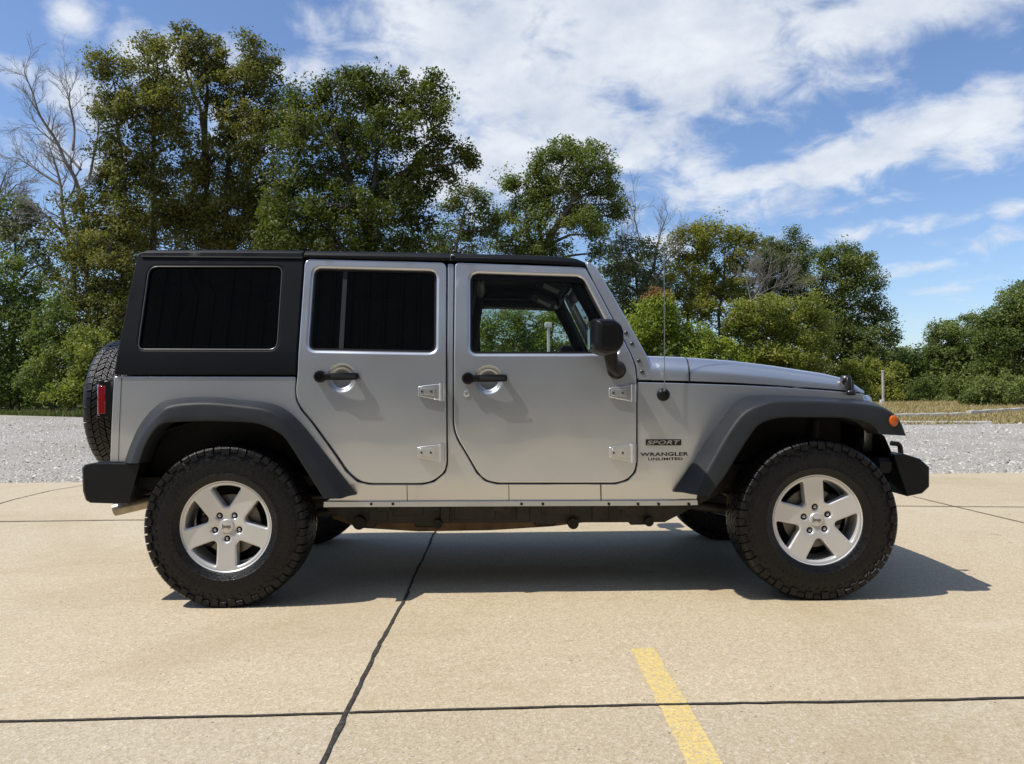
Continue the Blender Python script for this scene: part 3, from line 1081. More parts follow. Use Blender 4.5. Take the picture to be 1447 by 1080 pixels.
# --- doors
def make_door(outline, win, side, kind):
    P = smooth_poly(Spts(outline), 9*K, 5) if kind == 'rear' else smooth_poly(Spts(outline), [6*K, 5*K]+[7*K]*16, 4)
    P = inset(P if area(P) > 0 else P[::-1], -.0022)
    Wn = smooth_poly(Spts(win), [11*K]*4 if kind == 'rear' else [13*K, 11*K, 14*K, 10*K, 11*K], 6)
    cxp = (483, 534.5) if kind == 'rear' else (690.5, 537)
    c = S(np.array(float(cxp[0])), np.array(float(cxp[1])))
    rc = 16.8*K
    mb = MB()
    panel(mb, P, [Wn, ring_pts(rc, 28, c)], side_map(.003), thick=.045, bev=.006, hbev=.016, step=.03, grid=.055, hdepth=.030)
    if side > 0: mb = mb.mirror()
    root = mb.build(kind+'_door', M['paint'], car)
    # rubber seal, glass, inner skin
    Wi = inset(Wn if area(Wn) > 0 else Wn[::-1], .010)
    Wo = inset(Wn if area(Wn) > 0 else Wn[::-1], -.004)
    def q(mb_): return mb_ if side < 0 else mb_.mirror()
    mb = MB()
    panel(mb, Wo, [Wi], side_map(-.020), sheet=True, step=.03, grid=.2)
    q(mb).build('window_seal', M['seal'], root)
    mb = MB()
    panel(mb, Wi, [], side_map(-.026), sheet=True, step=.05, grid=.1)
    q(mb).build('window_glass', M['tint'] if kind == 'rear' else M['pane'], root)
    # inner skin
    Pi = inset(P if area(P) > 0 else P[::-1], .02)
    mb = MB()
    panel(mb, Pi, [Wo], side_map(-.055), sheet=True, step=.05, grid=.15)
    q(mb).build('door_lining', M['trim'], root)
    # handle: lock button, paddle bar on two feet, cup behind
    hx0, hy = (453.5, 532.5) if kind == 'rear' else (661.5, 535.0)
    hx1 = 508 if kind == 'rear' else 716.5
    a = S(np.array(hx0), np.array(hy)); b = S(np.array(float(hx1)), np.array(hy+.6))
    ya = float(yside(*a))-.003
    mb = MB()
    # scooped cup sunk into the door skin
    mb.lathe([(rc*1.01, .010), (rc*.99, .014), (rc*.90, .019), (rc*.72, .0235), (rc*.45, .0265), (rc*.2, .0275), (.0005, .0278)], 36, 'Y', (c[0], float(yside(*c))-.003, c[1]))
    q(mb).build('handle_cup', M['paint'], root, smooth=60)
    mb = MB()
    ya2 = float(yside(*a))-.003
    mb.lathe([(8.8*K, .004), (8.8*K, -.024), (8.0*K, -.032), (5.5*K, -.034), (5.0*K, -.030), (2.2*K, -.030), (2.0*K, -.033), (.0005, -.033)], 28, 'Y', (a[0], ya2, a[1]))
    x0, x1 = a[0]+7*K, b[0]
    n = 12
    rows = []
    for i in range(n+1):
        t = i/n
        x = x0+(x1-x0)*t
        hh = (5.4-.9*abs(t-.5))*K*(1 if i < n else .82)
        bow = -.036-.008*math.sin(PI*t)
        sec = [(x, ya2+bow+.014, a[1]-hh), (x, ya2+bow+.004, a[1]-hh), (x, ya2+bow, a[1]-hh*.6), (x, ya2+bow, a[1]+hh*.6), (x, ya2+bow+.004, a[1]+hh), (x, ya2+bow+.014, a[1]+hh)]
        rows.append(sec)
    mb.grid(rows, close_v=True)
    k0 = mb.n-(n+1)*6
    mb.f.append(tuple(k0+i for i in range(6))); mb.f.append(tuple(k0+n*6+i for i in reversed(range(6))))
    mb.box(((x1-.016), ya2-.014, a[1]), (.026, .034, 9*K), .004)
    q(mb).build('door_handle', M['trim'], root)
    mb = MB()
    mb.box(((x0+x1)/2+.012, ya2-.0446, a[1]-.0008), ((x1-x0)*.74, .002, 4.4*K), .0006)
    q(mb).build('handle_insert', M['pipe'] if False else M['flare'], root)
    if kind == 'front':
        kx = S(np.array(659.5), np.array(556.5))
        mb = MB()
        mb.lathe([(4.6*K, .003), (4.6*K, -.003), (3.8*K, -.0045), (1.9*K, -.0045), (1.6*K, -.002), (.0005, -.002)], 20, 'Y', (kx[0], float(yside(*kx))-.003, kx[1]))
        q(mb).build('key_lock', M['hinge'], root)
    if kind == 'rear':
        mb = MB()
        A = Spts([(485.2, 382), (491.2, 382), (485.0, 494), (478.6, 494)], -.02)
        V = [(p[0], float(yside(*p))+.021, p[1]) for p in A]
        V2 = [(p[0], float(yside(*p))+.035, p[1]) for p in A]
        mb.add(V+V2, [(0, 1, 2, 3), (7, 6, 5, 4), (0, 4, 5, 1), (1, 5, 6, 2), (2, 6, 7, 3), (3, 7, 4, 0)])
        q(mb).build('window_divider', M['flare'], root)
    else:
        # smoked rain guard along the top of the opening
        A = Spts([(668, 387.5), (700, 387.8), (760, 389.5), (822, 392.5), (829, 402), (810, 399.5), (760, 397), (700, 395), (669, 395.5)], -.015)
        mb = MB()
        panel(mb, A, [], side_map(-.014), thick=.004, bev=.001, step=.05, grid=.2)
        q(mb).build('rain_guard', M['trim'], root)
    # hinges
    hs = [(591, 628.5, 543, 566), (590, 628.5, 628.5, 652.5)] if kind == 'rear' else [(860, 898, 545, 567.5), (860.5, 898, 628.5, 653)]
    for (xa, xb, yt, yb) in hs:
        w = xb-xa
        out = [(xa, yt+3.5), (xa+w*.30, yt+1.5), (xa+w*.80, yt-.5), (xa+w*.80, yb), (xa+w*.30, yb-4.0), (xa, yb-6.0)]
        mb = MB()
        panel(mb, smooth_poly(Spts(out), 2*K, 3), [], side_map(.017), thick=.016, bev=.004, step=.02, grid=.05)
        rec = [(xa+w*.09, yt+5.5), (xa+w*.66, yt+5), (xa+w*.66, yb-7), (xa+w*.09, yb-8)]
        panel(mb, smooth_poly(Spts(rec), 1.5*K, 3), [], side_map(.0195), thick=.004, bev=.0018, step=.02, grid=.05)
        k1 = Spts([(xa+w*.90, yt-1.5), (xa+w*.90, yb+.5)])
        y1 = float(yside(*k1[0]))-.014
        mb.tube([(k1[0][0], y1, k1[0][1]), (k1[1][0], y1, k1[1][1])], .0165, 14)
        h = q(mb).build('hinge', M['hinge'], root, smooth=30)
        mb = MB()
        for fx in (.16, .50):
            bb = S(np.array(xa+w*fx), np.array((yt+yb)/2-1.0))
            mb.lathe([(.0058, .002), (.0058, -.0016), (.0040, -.0022), (.002, -.0008), (.0003, -.0008)], 12, 'Y', (bb[0], float(yside(*bb))-.0195, bb[1]))
        q(mb).build_each('hinge_bolt', M['bolt'], root)
    return root


for s in (-1, 1):
    make_door(DOOR_R, WIN_R, s, 'rear')
    make_door(DOOR_F, WIN_F, s, 'front')

# --- windshield frame
A = [(829, 369.5), (836, 371), (845.5, 381), (879, 438.5), (901.6, 479), (915, 503.5), (920, 519), (921, 535.8), (900.8, 535.6), (898.8, 516), (893.2, 502), (881.2, 477), (855.8, 428.5), (829, 378)]
mb = MB()
panel(mb, smooth_poly(Spts(A), [3*K]*14, 3), [], side_map(-.006), thick=.06, bev=.006, step=.04, grid=.06)
pf = both(mb)
top = S(np.array(836.), np.array(372.)); low = S(np.array(914.), np.array(503.))
yt, yl = float(yside(*top)), float(yside(*low))
for (p, yy, hgt) in ((top, yt, .085), (low, yl, .05)):
    d = (low-top)/np.linalg.norm(low-top)
    c = p+d*(hgt/2 if p is top else -hgt/2)
    ang = math.atan2(d[1], d[0])
    rot = [[math.cos(ang), 0, -math.sin(ang)], [0, 1, 0], [math.sin(ang), 0, math.cos(ang)]]
    pf.box((c[0]-.012, 0, c[1]-.006), (hgt, -2*yy-.10, .030), .008, rot)
ws = pf.build('windshield_frame', M['paint'], car)
mb = MB()
mb.add([(top[0]-.008, yt+.05, top[1]-.006), (low[0]-.008, yl+.05, low[1]-.004), (low[0]-.008, -yl-.05, low[1]-.004), (top[0]-.008, -yt-.05, top[1]-.006)], [(0, 1, 2, 3)])
mb.build('windshield_glass', M['pane'], ws, smooth=0)
mb = MB()
for (bx, by) in ((885, 470.6), (893.2, 486), (903, 510), (907.5, 525.6)):
    p = S(np.array(bx), np.array(by))
    mb.lathe([(.0105, .004), (.0105, -.003), (.008, -.006), (.004, -.0075), (.0004, -.0075)], 14, 'Y', (p[0], float(yside(*p))+.006, p[1]))
both(mb).build_each('frame_bolt', M['bolt'], ws)
# wipers at the foot of the glass
mb = MB()
for y0 in (-.45, .12):
    mb.tube([(low[0]+.03, y0, low[1]-.0), (low[0]-.02, y0+.18, low[1]+.035), (low[0]-.05, y0+.42, low[1]+.075)], [.009, .007, .005], 8)
    mb.tube([(low[0]-.03, y0+.12, low[1]+.05), (low[0]-.055, y0+.60, low[1]+.075)], .007, 6)
mb.build_each('wiper', M['trim'], car)

# --- hardtop: rear side with the quarter window, roof, back
HT = [(194.5, 359), (202, 356), (300, 355.5), (428, 356.5), (429.5, 366), (418.6, 530.3), (161.5, 529.8)]
QW = [(212, 377.8), (398.5, 377.8), (391, 493.5), (196, 493)]
mb = MB()
Q = smooth_poly(Spts(QW), [12*K, 10*K, 12*K, 9*K], 6)
panel(mb, smooth_poly(Spts(HT), [7*K, 3*K, 1*K, 2*K, 1*K, 2*K, 3*K], 4), [Q], side_map(.004), thick=.05, bev=.006, hbev=.014, step=.04, grid=.06, hdepth=.026)
# raised gutter line above the window
G = Spts([(201, 363.2), (428, 365.2)])
mb.tube([(p[0], float(yside(*p))-.006, p[1]) for p in (G[0], (G[0]+G[1])/2, G[1])], .0055, 8)
ht = both(mb)
rp = [(194.5, 359), (205, 353.4), (300, 352.8), (428, 354.2)]
R0 = Spts(rp)
def roof_strip(mb_, P, lift=.0, crown=.035, front_round=False, thick=.03, y0=0.0):
    """roof skin across the car from the traced near edge"""
    fr = [0, .012, .035, .08, .2, .4, .7, 1.0]
    rows = []
    for p in P:
        ye = float(yside(*p))
        row = []
        for s_ in (-1, 1):
            half = []
            for k, t in enumerate([-.006, 0, .010, .028, .07, .18, .36, .62]):
                yy = abs(ye)-t
                zz = p[1]+[-.022, -.004, .009, .016, .022, .028, .033, .035][k]*(crown/.035)+lift-.012
                half.append((p[0], s_*yy, zz))
            row += half if s_ < 0 else half[::-1]
        rows.append(row)
    mb_.grid(rows)
P = []
for a, b in zip(R0[:-1], R0[1:]):
    for t in np.linspace(0, 1, 5)[:-1]: P.append(a+(b-a)*t)
P.append(R0[-1])
roof_strip(ht, P)
# back wall of the hardtop with its rear window
bk0, bk1 = Spts([(162.5, 529)])[0], Spts([(195.5, 358)])[0]
def backmap(u, v, d):
    # u across the car, v from 0 (belt) to 1 (roof)
    x = bk0[0]+(bk1[0]-bk0[0])*v; z = bk0[1]+(bk1[1]-bk0[1])*v
    return (x-.012*math.cos(u/.75*PI/2)+d, u, z)
wy0, wy1 = abs(float(yside(*bk0)))-.006, abs(float(yside(*bk1)))-.006
out = [(-wy0, 0), (wy0, 0), (wy1, 1), (-wy1, 1)]
hol = smooth_poly([(-.56, .12), (.56, .12), (.50, .86), (-.50, .86)], .05, 4)
panel(ht, smooth_poly(out, .02, 3), [hol], backmap, thick=.03, bev=.006, hbev=.008, step=.06, grid=.12)
hardtop = ht.build('hardtop', M['hardtop'], car)
mb = MB(); panel(mb, hol, [], lambda u, v, d: backmap(u, v, d+.012), sheet=True, step=.08, grid=.15)
mb.build('rear_glass', M['tint'], hardtop)
for s in (-1, 1):
    mb = MB(); panel(mb, inset(Q if area(Q) > 0 else Q[::-1], -.006), [], side_map(-.014), sheet=True, step=.05, grid=.12)
    (mb if s < 0 else mb.mirror()).build('quarter_window', M['tint'], hardtop)
# added lip round the quarter window; its lighter grey paints in the sun's highlight
for s in (-1, 1):
    mb = MB()
    Qc = Q if area(Q) > 0 else Q[::-1]
    Qi, Qo = inset(Qc, .002), inset(Qc, -.006)
    pth = [(p[0], float(yside(*p))-.004+.002, p[1]) for p in inset(Qc, -.003)]
    mb.tube(pth, .0032, 6, closed=True)
    (mb if s < 0 else mb.mirror()).build('highlight_lip', M['lip'], hardtop)

# --- front roof panels
FP = [(430, 354.6), (530, 356), (637, 358.2), (734, 360), (790, 362.6), (815, 365.6), (827.5, 371)]
F0 = Spts(FP)
P = []
for a, b in zip(F0[:-1], F0[1:]):
    for t in np.linspace(0, 1, 4)[:-1]: P.append(a+(b-a)*t)
P.append(F0[-1])
for s in (-1, 1):
    mb = MB()
    roof_strip(mb, P)
    V = np.array(mb.v)
    # keep one half of the skin
    k = 16
    rowsn = len(P)
    half = [[mb.v[i*k+j] for j in (range(0, 8) if s < 0 else range(8, 16))] for i in range(rowsn)]
    m2 = MB()
    if s < 0: half = [r_+[(r_[-1][0], -.004, r_[-1][2])] for r_ in half]
    else: half = [[(r_[0][0], .004, r_[0][2])]+r_ for r_ in half]
    m2.grid(half)
    # side rail of the panel above the door
    low_ = [(431, 364.5), (530, 366.8), (636, 369.2), (734, 371.5), (800, 374.8), (827, 377)]
    L0 = Spts(low_)
    side_rows = []
    for t in np.linspace(0, 1, 19):
        i_ = t*(len(low_)-1); a_ = int(min(i_, len(low_)-2)); fr = i_-a_
        lo = L0[a_]*(1-fr)+L0[a_+1]*fr
        xs = [p[0] for p in F0]; hi = float(np.interp(lo[0], xs, [p[1] for p in F0]))
        ylo = float(yside(*lo))
        side_rows.append([(lo[0], ylo+.03, lo[1]+.004), (lo[0], ylo-.004, lo[1]), (lo[0], ylo-.010, lo[1]+.006), (lo[0], ylo-.010, (lo[1]+hi)/2-.006), (lo[0], float(yside(lo[0], hi))-.006, hi-.024)])
    m3 = MB(); m3.grid(side_rows)
    m2.join(m3 if s < 0 else m3.mirror())
    # front edge, closed down to the windshield header
    e = half[-1]
    m2.grid([e, [(p[0]+.004, p[1], p[2]-.03) for p in e]])
    rpn = m2.build('roof_panel', M['hardtop'], car)
    mb = MB()
    j = S(np.array(637.3), np.array(359.)); jb = S(np.array(637.3), np.array(368.5))
    yj = float(yside(*j))
    pts_ = [(j[0], float(yside(*jb))-.0102, jb[1]), (j[0], yj-.0095, j[1]-.018), (j[0], yj-.001, j[1]-.004), (j[0], yj+.03, j[1]+.0052), (j[0], yj+.18, j[1]+.0172), (j[0], -.02, j[1]+.0245)]
    mb.tube(pts_, .003, 6)
    (mb if s < 0 else mb.mirror()).build('panel_joint', M['seal'], rpn)
    mb = MB(); mb.box((j[0]+.008, yj-.004, j[1]-.0085), (.016, .014, .008), .002)
    (mb if s < 0 else mb.mirror()).build('joint_cap', M['hinge'], rpn)
mb = MB()
mb.box((.55, 0, float(R0[1][1])-.03), (2.1, 1.2, .012))
mb.build('headliner', M['liner'], car)

# --- hood and cowl
HS = [(902, 537), (973.6, 538.5), (976.0, 538.6), (1040, 541), (1100, 544.5), (1174, 550), (1205, 553), (1222, 556)]   # seam with the body side
HT_ = [(914, 502.5), (970.5, 504.8), (972.8, 505.1), (1040, 509.5), (1100, 516.5), (1174, 527.5), (1204, 535), (1221, 549)]   # near shoulder
def hood_rows(i0, i1, n=6):
    rows = []
    lo = Spts(HS)
    for i in range(i0, i1):
        for t in np.linspace(0, 1, n)[:-1 if i < i1-1 else None]:
            ps = np.array(HT_[i])*(1-t)+np.array(HT_[i+1])*t
            pl = lo[i]*(1-t)+lo[i+1]*t
            x = pl[0]
            ye = float(yside(*pl))+.004
            ysh = ye+.125
            z1 = at_y(np.array(ps[0]), np.array(ps[1]), ysh)[2]
            xs = x
            z0 = pl[1]
            row = []
            for k in range(9):
                a_ = k/8*PI/2
                yy = ysh-(ysh-ye)*math.cos(a_)**.80
                zz = z0+(z1-z0)*math.sin(a_)**.80
                row.append((xs, yy, zz))
            for yy in (.25, .5, .75, 1.0):
                y2 = ysh*(1-yy)
                row.append((xs, y2, z1+.022*(1-(1-yy)**2)))
            row = row+[(x_, -y_, z_) for x_, y_, z_ in reversed(row[:-1])]
            rows.append(row)
    return rows
mb = MB()
r_ = hood_rows(2, 7)
mb.grid(r_)
mb.grid([r_[0], [(p[0], p[1]*.98, p[2]-.02) for p in r_[0]]])
mb.grid([r_[-1], [(p[0]+.004, p[1]*.99, min(p[2]-.02, r_[-1][0][2])) for p in r_[-1]]])
hood = mb.build('hood', M['paint'], car, smooth=50)
mb = MB()
r_ = hood_rows(0, 1)
mb.grid(r_)
mb.grid([r_[0], [(p[0]-.004, p[1]*.98, p[2]-.03) for p in r_[0]]])
mb.grid([r_[-1], [(p[0], p[1]*.98, p[2]-.02) for p in r_[-1]]])
mb.build('cowl', M['paint'], car, smooth=50)
mb = MB()
q_ = hood_rows(1, 2, 2)
mb.grid([[(p[0], p[1]*.994, p[2]-.005) for p in row] for row in q_])
mb.build('hood_gap', M['seal'], car)
# washer jets
mb = MB()
p = at_y(np.array(955.), np.array(502.), -.45)
for s in (-1, 1): mb.box((p[0], s*.45, p[2]-.008), (.05, .03, .016), .005)
p = at_y(np.array(1030.), np.array(508.), -.45)
for s in (-1, 1): mb.box((p[0], s*.45, p[2]-.008), (.035, .03, .022), .005)
mb.build_each('washer_jet', M['trim'], hood)
# hood latches
for s in (-1, 1):
    mb = MB()
    pt = S(np.array(1199.), np.array(546.)); yb = float(yside(*pt))
    z_top = at_y(np.array(1196.), np.array(530.), yb+.02)[2]
    mb.box((pt[0]-.012, yb+.004, z_top-.022), (.046, .05, .040), .010)
    mb.box((pt[0]-.006, yb-.012, (z_top+pt[1])/2-.016), (.032, .022, .075), .007)
    mb.box((pt[0]+.004, yb-.020, pt[1]-.034), (.050, .026, .028), .008)
    mb.tube([(pt[0]-.018, yb-.024, pt[1]-.03), (pt[0]-.018, yb-.026, z_top-.03)], .006, 8)
    mb.tube([(pt[0]+.012, yb-.024, pt[1]-.03), (pt[0]+.012, yb-.026, z_top-.03)], .006, 8)
    (mb if s < 0 else mb.mirror()).build('hood_latch', M['bolt'], car)

# --- grille with headlamps
gx = float(S(np.array(1221.), np.array(556.))[0])+.055
gz1 = float(S(np.array(1221.), np.array(556.))[1])-.01
gz0 = at_y(np.array(1238.), np.array(641.), -.6)[2]
def gmap(u, v, d): return (gx+.035*(1-(u/.64)**2)-.06*max(0, (v-gz1+.06))-d, u, v)
out = smooth_poly([(-.60, gz0), (.60, gz0), (.63, gz0+.18), (.61, gz1), (-.61, gz1), (-.63, gz0+.18)], .04, 4)
hol = [smooth_poly([(-.03+c, gz0+.05), (.03+c, gz0+.05), (.03+c, gz1-.05), (-.03+c, gz1-.05)], .022, 3) for c in np.linspace(-.30, .30, 7)]
zc = (gz0+gz1)/2+.02
for c in (-.475, .475): hol.append(np.array([(c+.095*math.cos(t), zc+.095*math.sin(t)) for t in np.linspace(0, 2*PI, 28, endpoint=False)]))
mb = MB(); panel(mb, out, hol, gmap, thick=.05, bev=.012, hbev=.008, step=.05, grid=.09)
gr = mb.build('grille', M['paint'], car)
mb = MB(); mb.box((gx-.05, 0, (gz0+gz1)/2), (.02, 1.1, gz1-gz0-.04)); mb.build('radiator', M['dark'], gr)
for c in (-.475, .475):
    mb = MB(); mb.lathe([(.090, 0), (.085, .03), (.06, .048), (.03, .055), (.0005, .057)], 28, 'X', (gx-.015, c, zc)); mb.build('headlight', M['clear'], gr)

# --- fender flares
def catmull(P, n):
    P = np.array(P, float)
    Q = np.vstack([2*P[0]-P[1], P, 2*P[-1]-P[-2]])
    out = []
    for t in np.linspace(0, len(P)-1, n):
        i = min(int(t), len(P)-2); u = t-i
        p0, p1, p2, p3 = Q[i], Q[i+1], Q[i+2], Q[i+3]
        out.append(.5*((2*p1)+(-p0+p2)*u+(2*p0-5*p1+4*p2-p3)*u*u+(-p0+3*p1-3*p2+p3)*u**3))
    return np.array(out)


def flare(A, B, C, name):
    n = 64
    a, b, c = catmull(A, n), catmull(B, n), catmull(C, n)
    pa = Spts(a); pb = at_y(b[:, 0], b[:, 1], -.915); pc = at_y(c[:, 0], c[:, 1], -.932)
    rows = []
    for i in range(n):
        p0 = np.array((pa[i][0], float(yside(*pa[i]))+.012, pa[i][1]))
        p0b = np.array((pa[i][0], float(yside(*pa[i]))-.007, pa[i][1]))
        p1, p2 = pb[i], pc[i]
        d1 = (p1-p0b)/np.linalg.norm(p1-p0b); d2 = (p2-p1)/np.linalg.norm(p2-p1)
        row = [p0, p0b]
        # shelf, rounded crease, outer band, rolled lip
        row.append(p0b+(p1-p0b)*.5+np.array((0, 0, .003)))
        for t in np.linspace(0, 1, 6):
            r0 = .016
            e0, e1 = p1-d1*r0, p1+d2*r0
            row.append((1-t)**2*e0+2*t*(1-t)*p1+t*t*e1)
        row.append(p1+(p2-p1)*.6)
        for t in np.linspace(0, 1, 4):
            e0 = p2-d2*.008; e1 = p2+np.array((0, .010, 0))
            row.append((1-t)**2*e0+2*t*(1-t)*p2+t*t*e1)
        row.append(p2+np.array((0, .035, 0)))
        ins = p2+np.array((0, .14, 0))
        row.append(ins)
        rows.append(row)
    mb = MB(); mb.grid(rows)
    out = []
    for s in (-1, 1):
        out.append((mb if s < 0 else mb.mirror()).build(name, M['flare'], car, smooth=50))
    return out


fl_r = flare([(176, 655), (186, 627), (199, 600), (218, 577), (240, 565), (290, 561.5), (345, 565.5), (378, 569.5), (402, 578), (427, 600), (467, 651), (504, 699)],
             [(184, 655), (193, 629), (207, 604), (224, 585), (243, 573), (290, 569), (345, 573.5), (376, 578.5), (396, 588), (414, 609), (449, 657), (481, 705)],
             [(196, 655), (205, 630), (216, 611), (228, 600), (243, 597), (290, 595.5), (345, 597), (368, 600.5), (388, 609), (404, 622), (430, 662), (457, 705)], 'fender_flare')
fl_f = flare([(951, 695), (978, 655), (1000, 620), (1022, 590), (1037, 571), (1055, 561), (1085, 558.5), (1135, 560), (1189, 563.5), (1220, 566), (1238, 571), (1247, 581), (1250, 596)],
             [(980, 699), (1004, 657), (1022, 624), (1040, 596), (1056, 580), (1079, 570.5), (1100, 566.5), (1140, 566.5), (1190, 568.5), (1234, 573), (1259, 582), (1273, 596), (1281.5, 616)],
             [(1002, 702), (1024, 674), (1043, 643), (1059, 618), (1074, 600), (1095, 592), (1115, 590), (1145, 590), (1195, 591), (1224, 597), (1233, 602), (1239, 607), (1243, 614)], 'fender_flare')
for s, f in zip((-1, 1), fl_f):
    p = at_y(np.array(1263.), np.array(595.), -.925)
    mb = MB()
    mb.lathe([(.0275, .006), (.0275, -.003), (.024, -.008), (.014, -.011), (.0005, -.012)], 24, 'Y', (0, 0, 0))
    V = [(x*.78+p[0], y-.925, z*1.05+p[2]) for x, y, z in mb.v]; mb.v = V
    (mb if s < 0 else mb.mirror()).build('side_marker', M['amber'], f)

# --- rocker guard strip with its screws
mb = MB()
st = Spts([(458, 709), (985, 706.5), (985, 713.5), (458, 716.5)])
rows = []
for t in np.linspace(0, 1, 24):
    a = st[0]*(1-t)+st[1]*t; b = st[3]*(1-t)+st[2]*t
    y = float(yside(*a))
    rows.append([(a[0], y+.02, a[1]), (a[0], y-.004, a[1]-.001), (b[0], y-.004, b[1]+.001), (b[0], y+.01, b[1]), (b[0], y+.08, b[1]+.004)])
mb.grid(rows)
sill = mb.build('rocker_strip', M['paint'], car); sill2 = mb.mirror().build('rocker_strip', M['paint'], car)
mb = MB()
for bx in (525, 555.5, 737, 767, 860, 901, 930, 972.6):
    p = S(np.array(bx), np.array(712.)); y = float(yside(p[0], st[0][1]))-.004
    mb.lathe([(.0075, .002), (.0075, -.002), (.004, -.004), (.0004, -.004)], 12, 'Y', (p[0], y, p[1]))
[b_.build_each('strip_screw', M['seal'], sl_) for b_, sl_ in ((mb, sill), (mb.mirror(), sill2))]

# --- bumpers
mb = MB()
f0 = at_y(np.array([1240., 1268, 1300, 1313, 1313, 1303, 1282]), np.array([640., 640, 648, 659, 687, 697, 701]), -.80)
# front bumper: section swept across the car, angular near end
fs = [(1262, 642), (1276, 641), (1300, 648.5), (1313, 660), (1313, 688), (1303, 697.5), (1282, 701.5), (1270, 668)]
fs = at_y(np.array([p_[0] for p_ in fs], float), np.array([p_[1] for p_ in fs], float), -.79)
fc = fs.mean(0)
rows = []
for y, fw, sc in ((-.800, -.004, .955), (-.790, 0, 1.0), (-.60, .010, 1.0), (-.3, .022, 1.0), (0, .026, 1.0), (.3, .022, 1.0), (.60, .010, 1.0), (.790, 0, 1.0), (.800, -.004, .955)):
    inner = abs(y) < .7
    row = []
    for i_, p_ in enumerate(fs):
        x_ = fc[0]+(p_[0]-fc[0])*sc+fw; z_ = fc[2]+(p_[2]-fc[2])*sc
        if inner and i_ in (0, 7): x_ -= .05
        row.append((x_, y, z_))
    rows.append(row)
mb.grid(rows, close_v=True)
for r_ in (rows[0], rows[-1]):
    k = mb.n; mb.v += r_; mb.n += len(r_); mb.f.append(tuple(range(k, k+len(r_))))
for s_ in (-1, 1):
    mb.box((fs[0][0]-.10, s_*.46, fs[0][2]-.10), (.30, .12, .13), .015)
    mb.box((fs[0][0]-.04, s_*.62, fs[0][2]-.06), (.10, .34, .08), .02)
fb = mb.build('front_bumper', M['bumper'], car, smooth=28)
for s in (-1, 1):
    h = at_y(np.array([1273., 1272, 1269, 1259.]), np.array([641., 631, 627.5, 626.5]), -.45)
    mb = MB(); mb.tube([(p[0], s*.45, p[2]) for p in h], .014, 10); mb.build('tow_hook', M['bumper'], fb)
# rear bumper
mb = MB()
b0 = at_y(np.array([114.5, 194, 178, 123, 116]), np.array([656., 656, 715, 711, 700]), -.84)
x0 = b0[0][0]; zt, zb = b0[0][2], b0[3][2]
rows = []
for y, fwd in ((-.845, .03), (-.835, .005), (-.80, 0), (-.6, -.005), (0, -.01), (.6, -.005), (.80, 0), (.835, .005), (.845, .03)):
    s2 = .975 if abs(y) > .84 else 1
    zm = (zt+zb)/2
    e = (b0[1][0]-x0) if abs(y) > .6 else .22
    eb = (b0[2][0]-x0) if abs(y) > .6 else .20
    sec = [(.012, zt-.004), (.0, zt-.02), (.004, zb+.06), (.018, zb+.014), (.04, zb), (eb, zb-.008), (e, zt), (.04, zt+.002)]
    rows.append([(x0+fwd*.5+dx, y, zm+(z-zm)*s2) for dx, z in sec])
mb.grid(rows, close_v=True)
for r_ in (rows[0], rows[-1]):
    k = mb.n; mb.v += r_; mb.n += len(r_); mb.f.append(tuple(range(k, k+len(r_))))
mb.build('rear_bumper', M['bumper'], car, smooth=28)

# --- tail lamps
for s in (-1, 1):
    t0 = at_y(np.array([134., 159]), np.array([537., 591]), -.775)
    w, h = t0[1][0]-t0[0][0], t0[0][2]-t0[1][2]
    cx_, cz_ = (t0[0][0]+t0[1][0])/2, (t0[0][2]+t0[1][2])/2
    mb = MB(); mb.box((cx_+w*.14, s*.705, cz_), (w*.74, .145, h), .010)
    mb.box((cx_-w*.20, s*.705, cz_+h*.45), (w*.52, .146, h*.10), .006); mb.box((cx_-w*.20, s*.705, cz_-h*.45), (w*.52, .146, h*.10), .006)
    tl = mb.build('taillight', M['trim'], car)
    mb = MB(); mb.box((cx_-w*.30, s*.700, cz_-.003), (w*.34, .130, h-.030), .010)
    mb.box((cx_-w*.10, s*.7735, cz_-.004), (w*.50, .014, h*.76), .006)
    mb.build('lens', M['red'], tl)

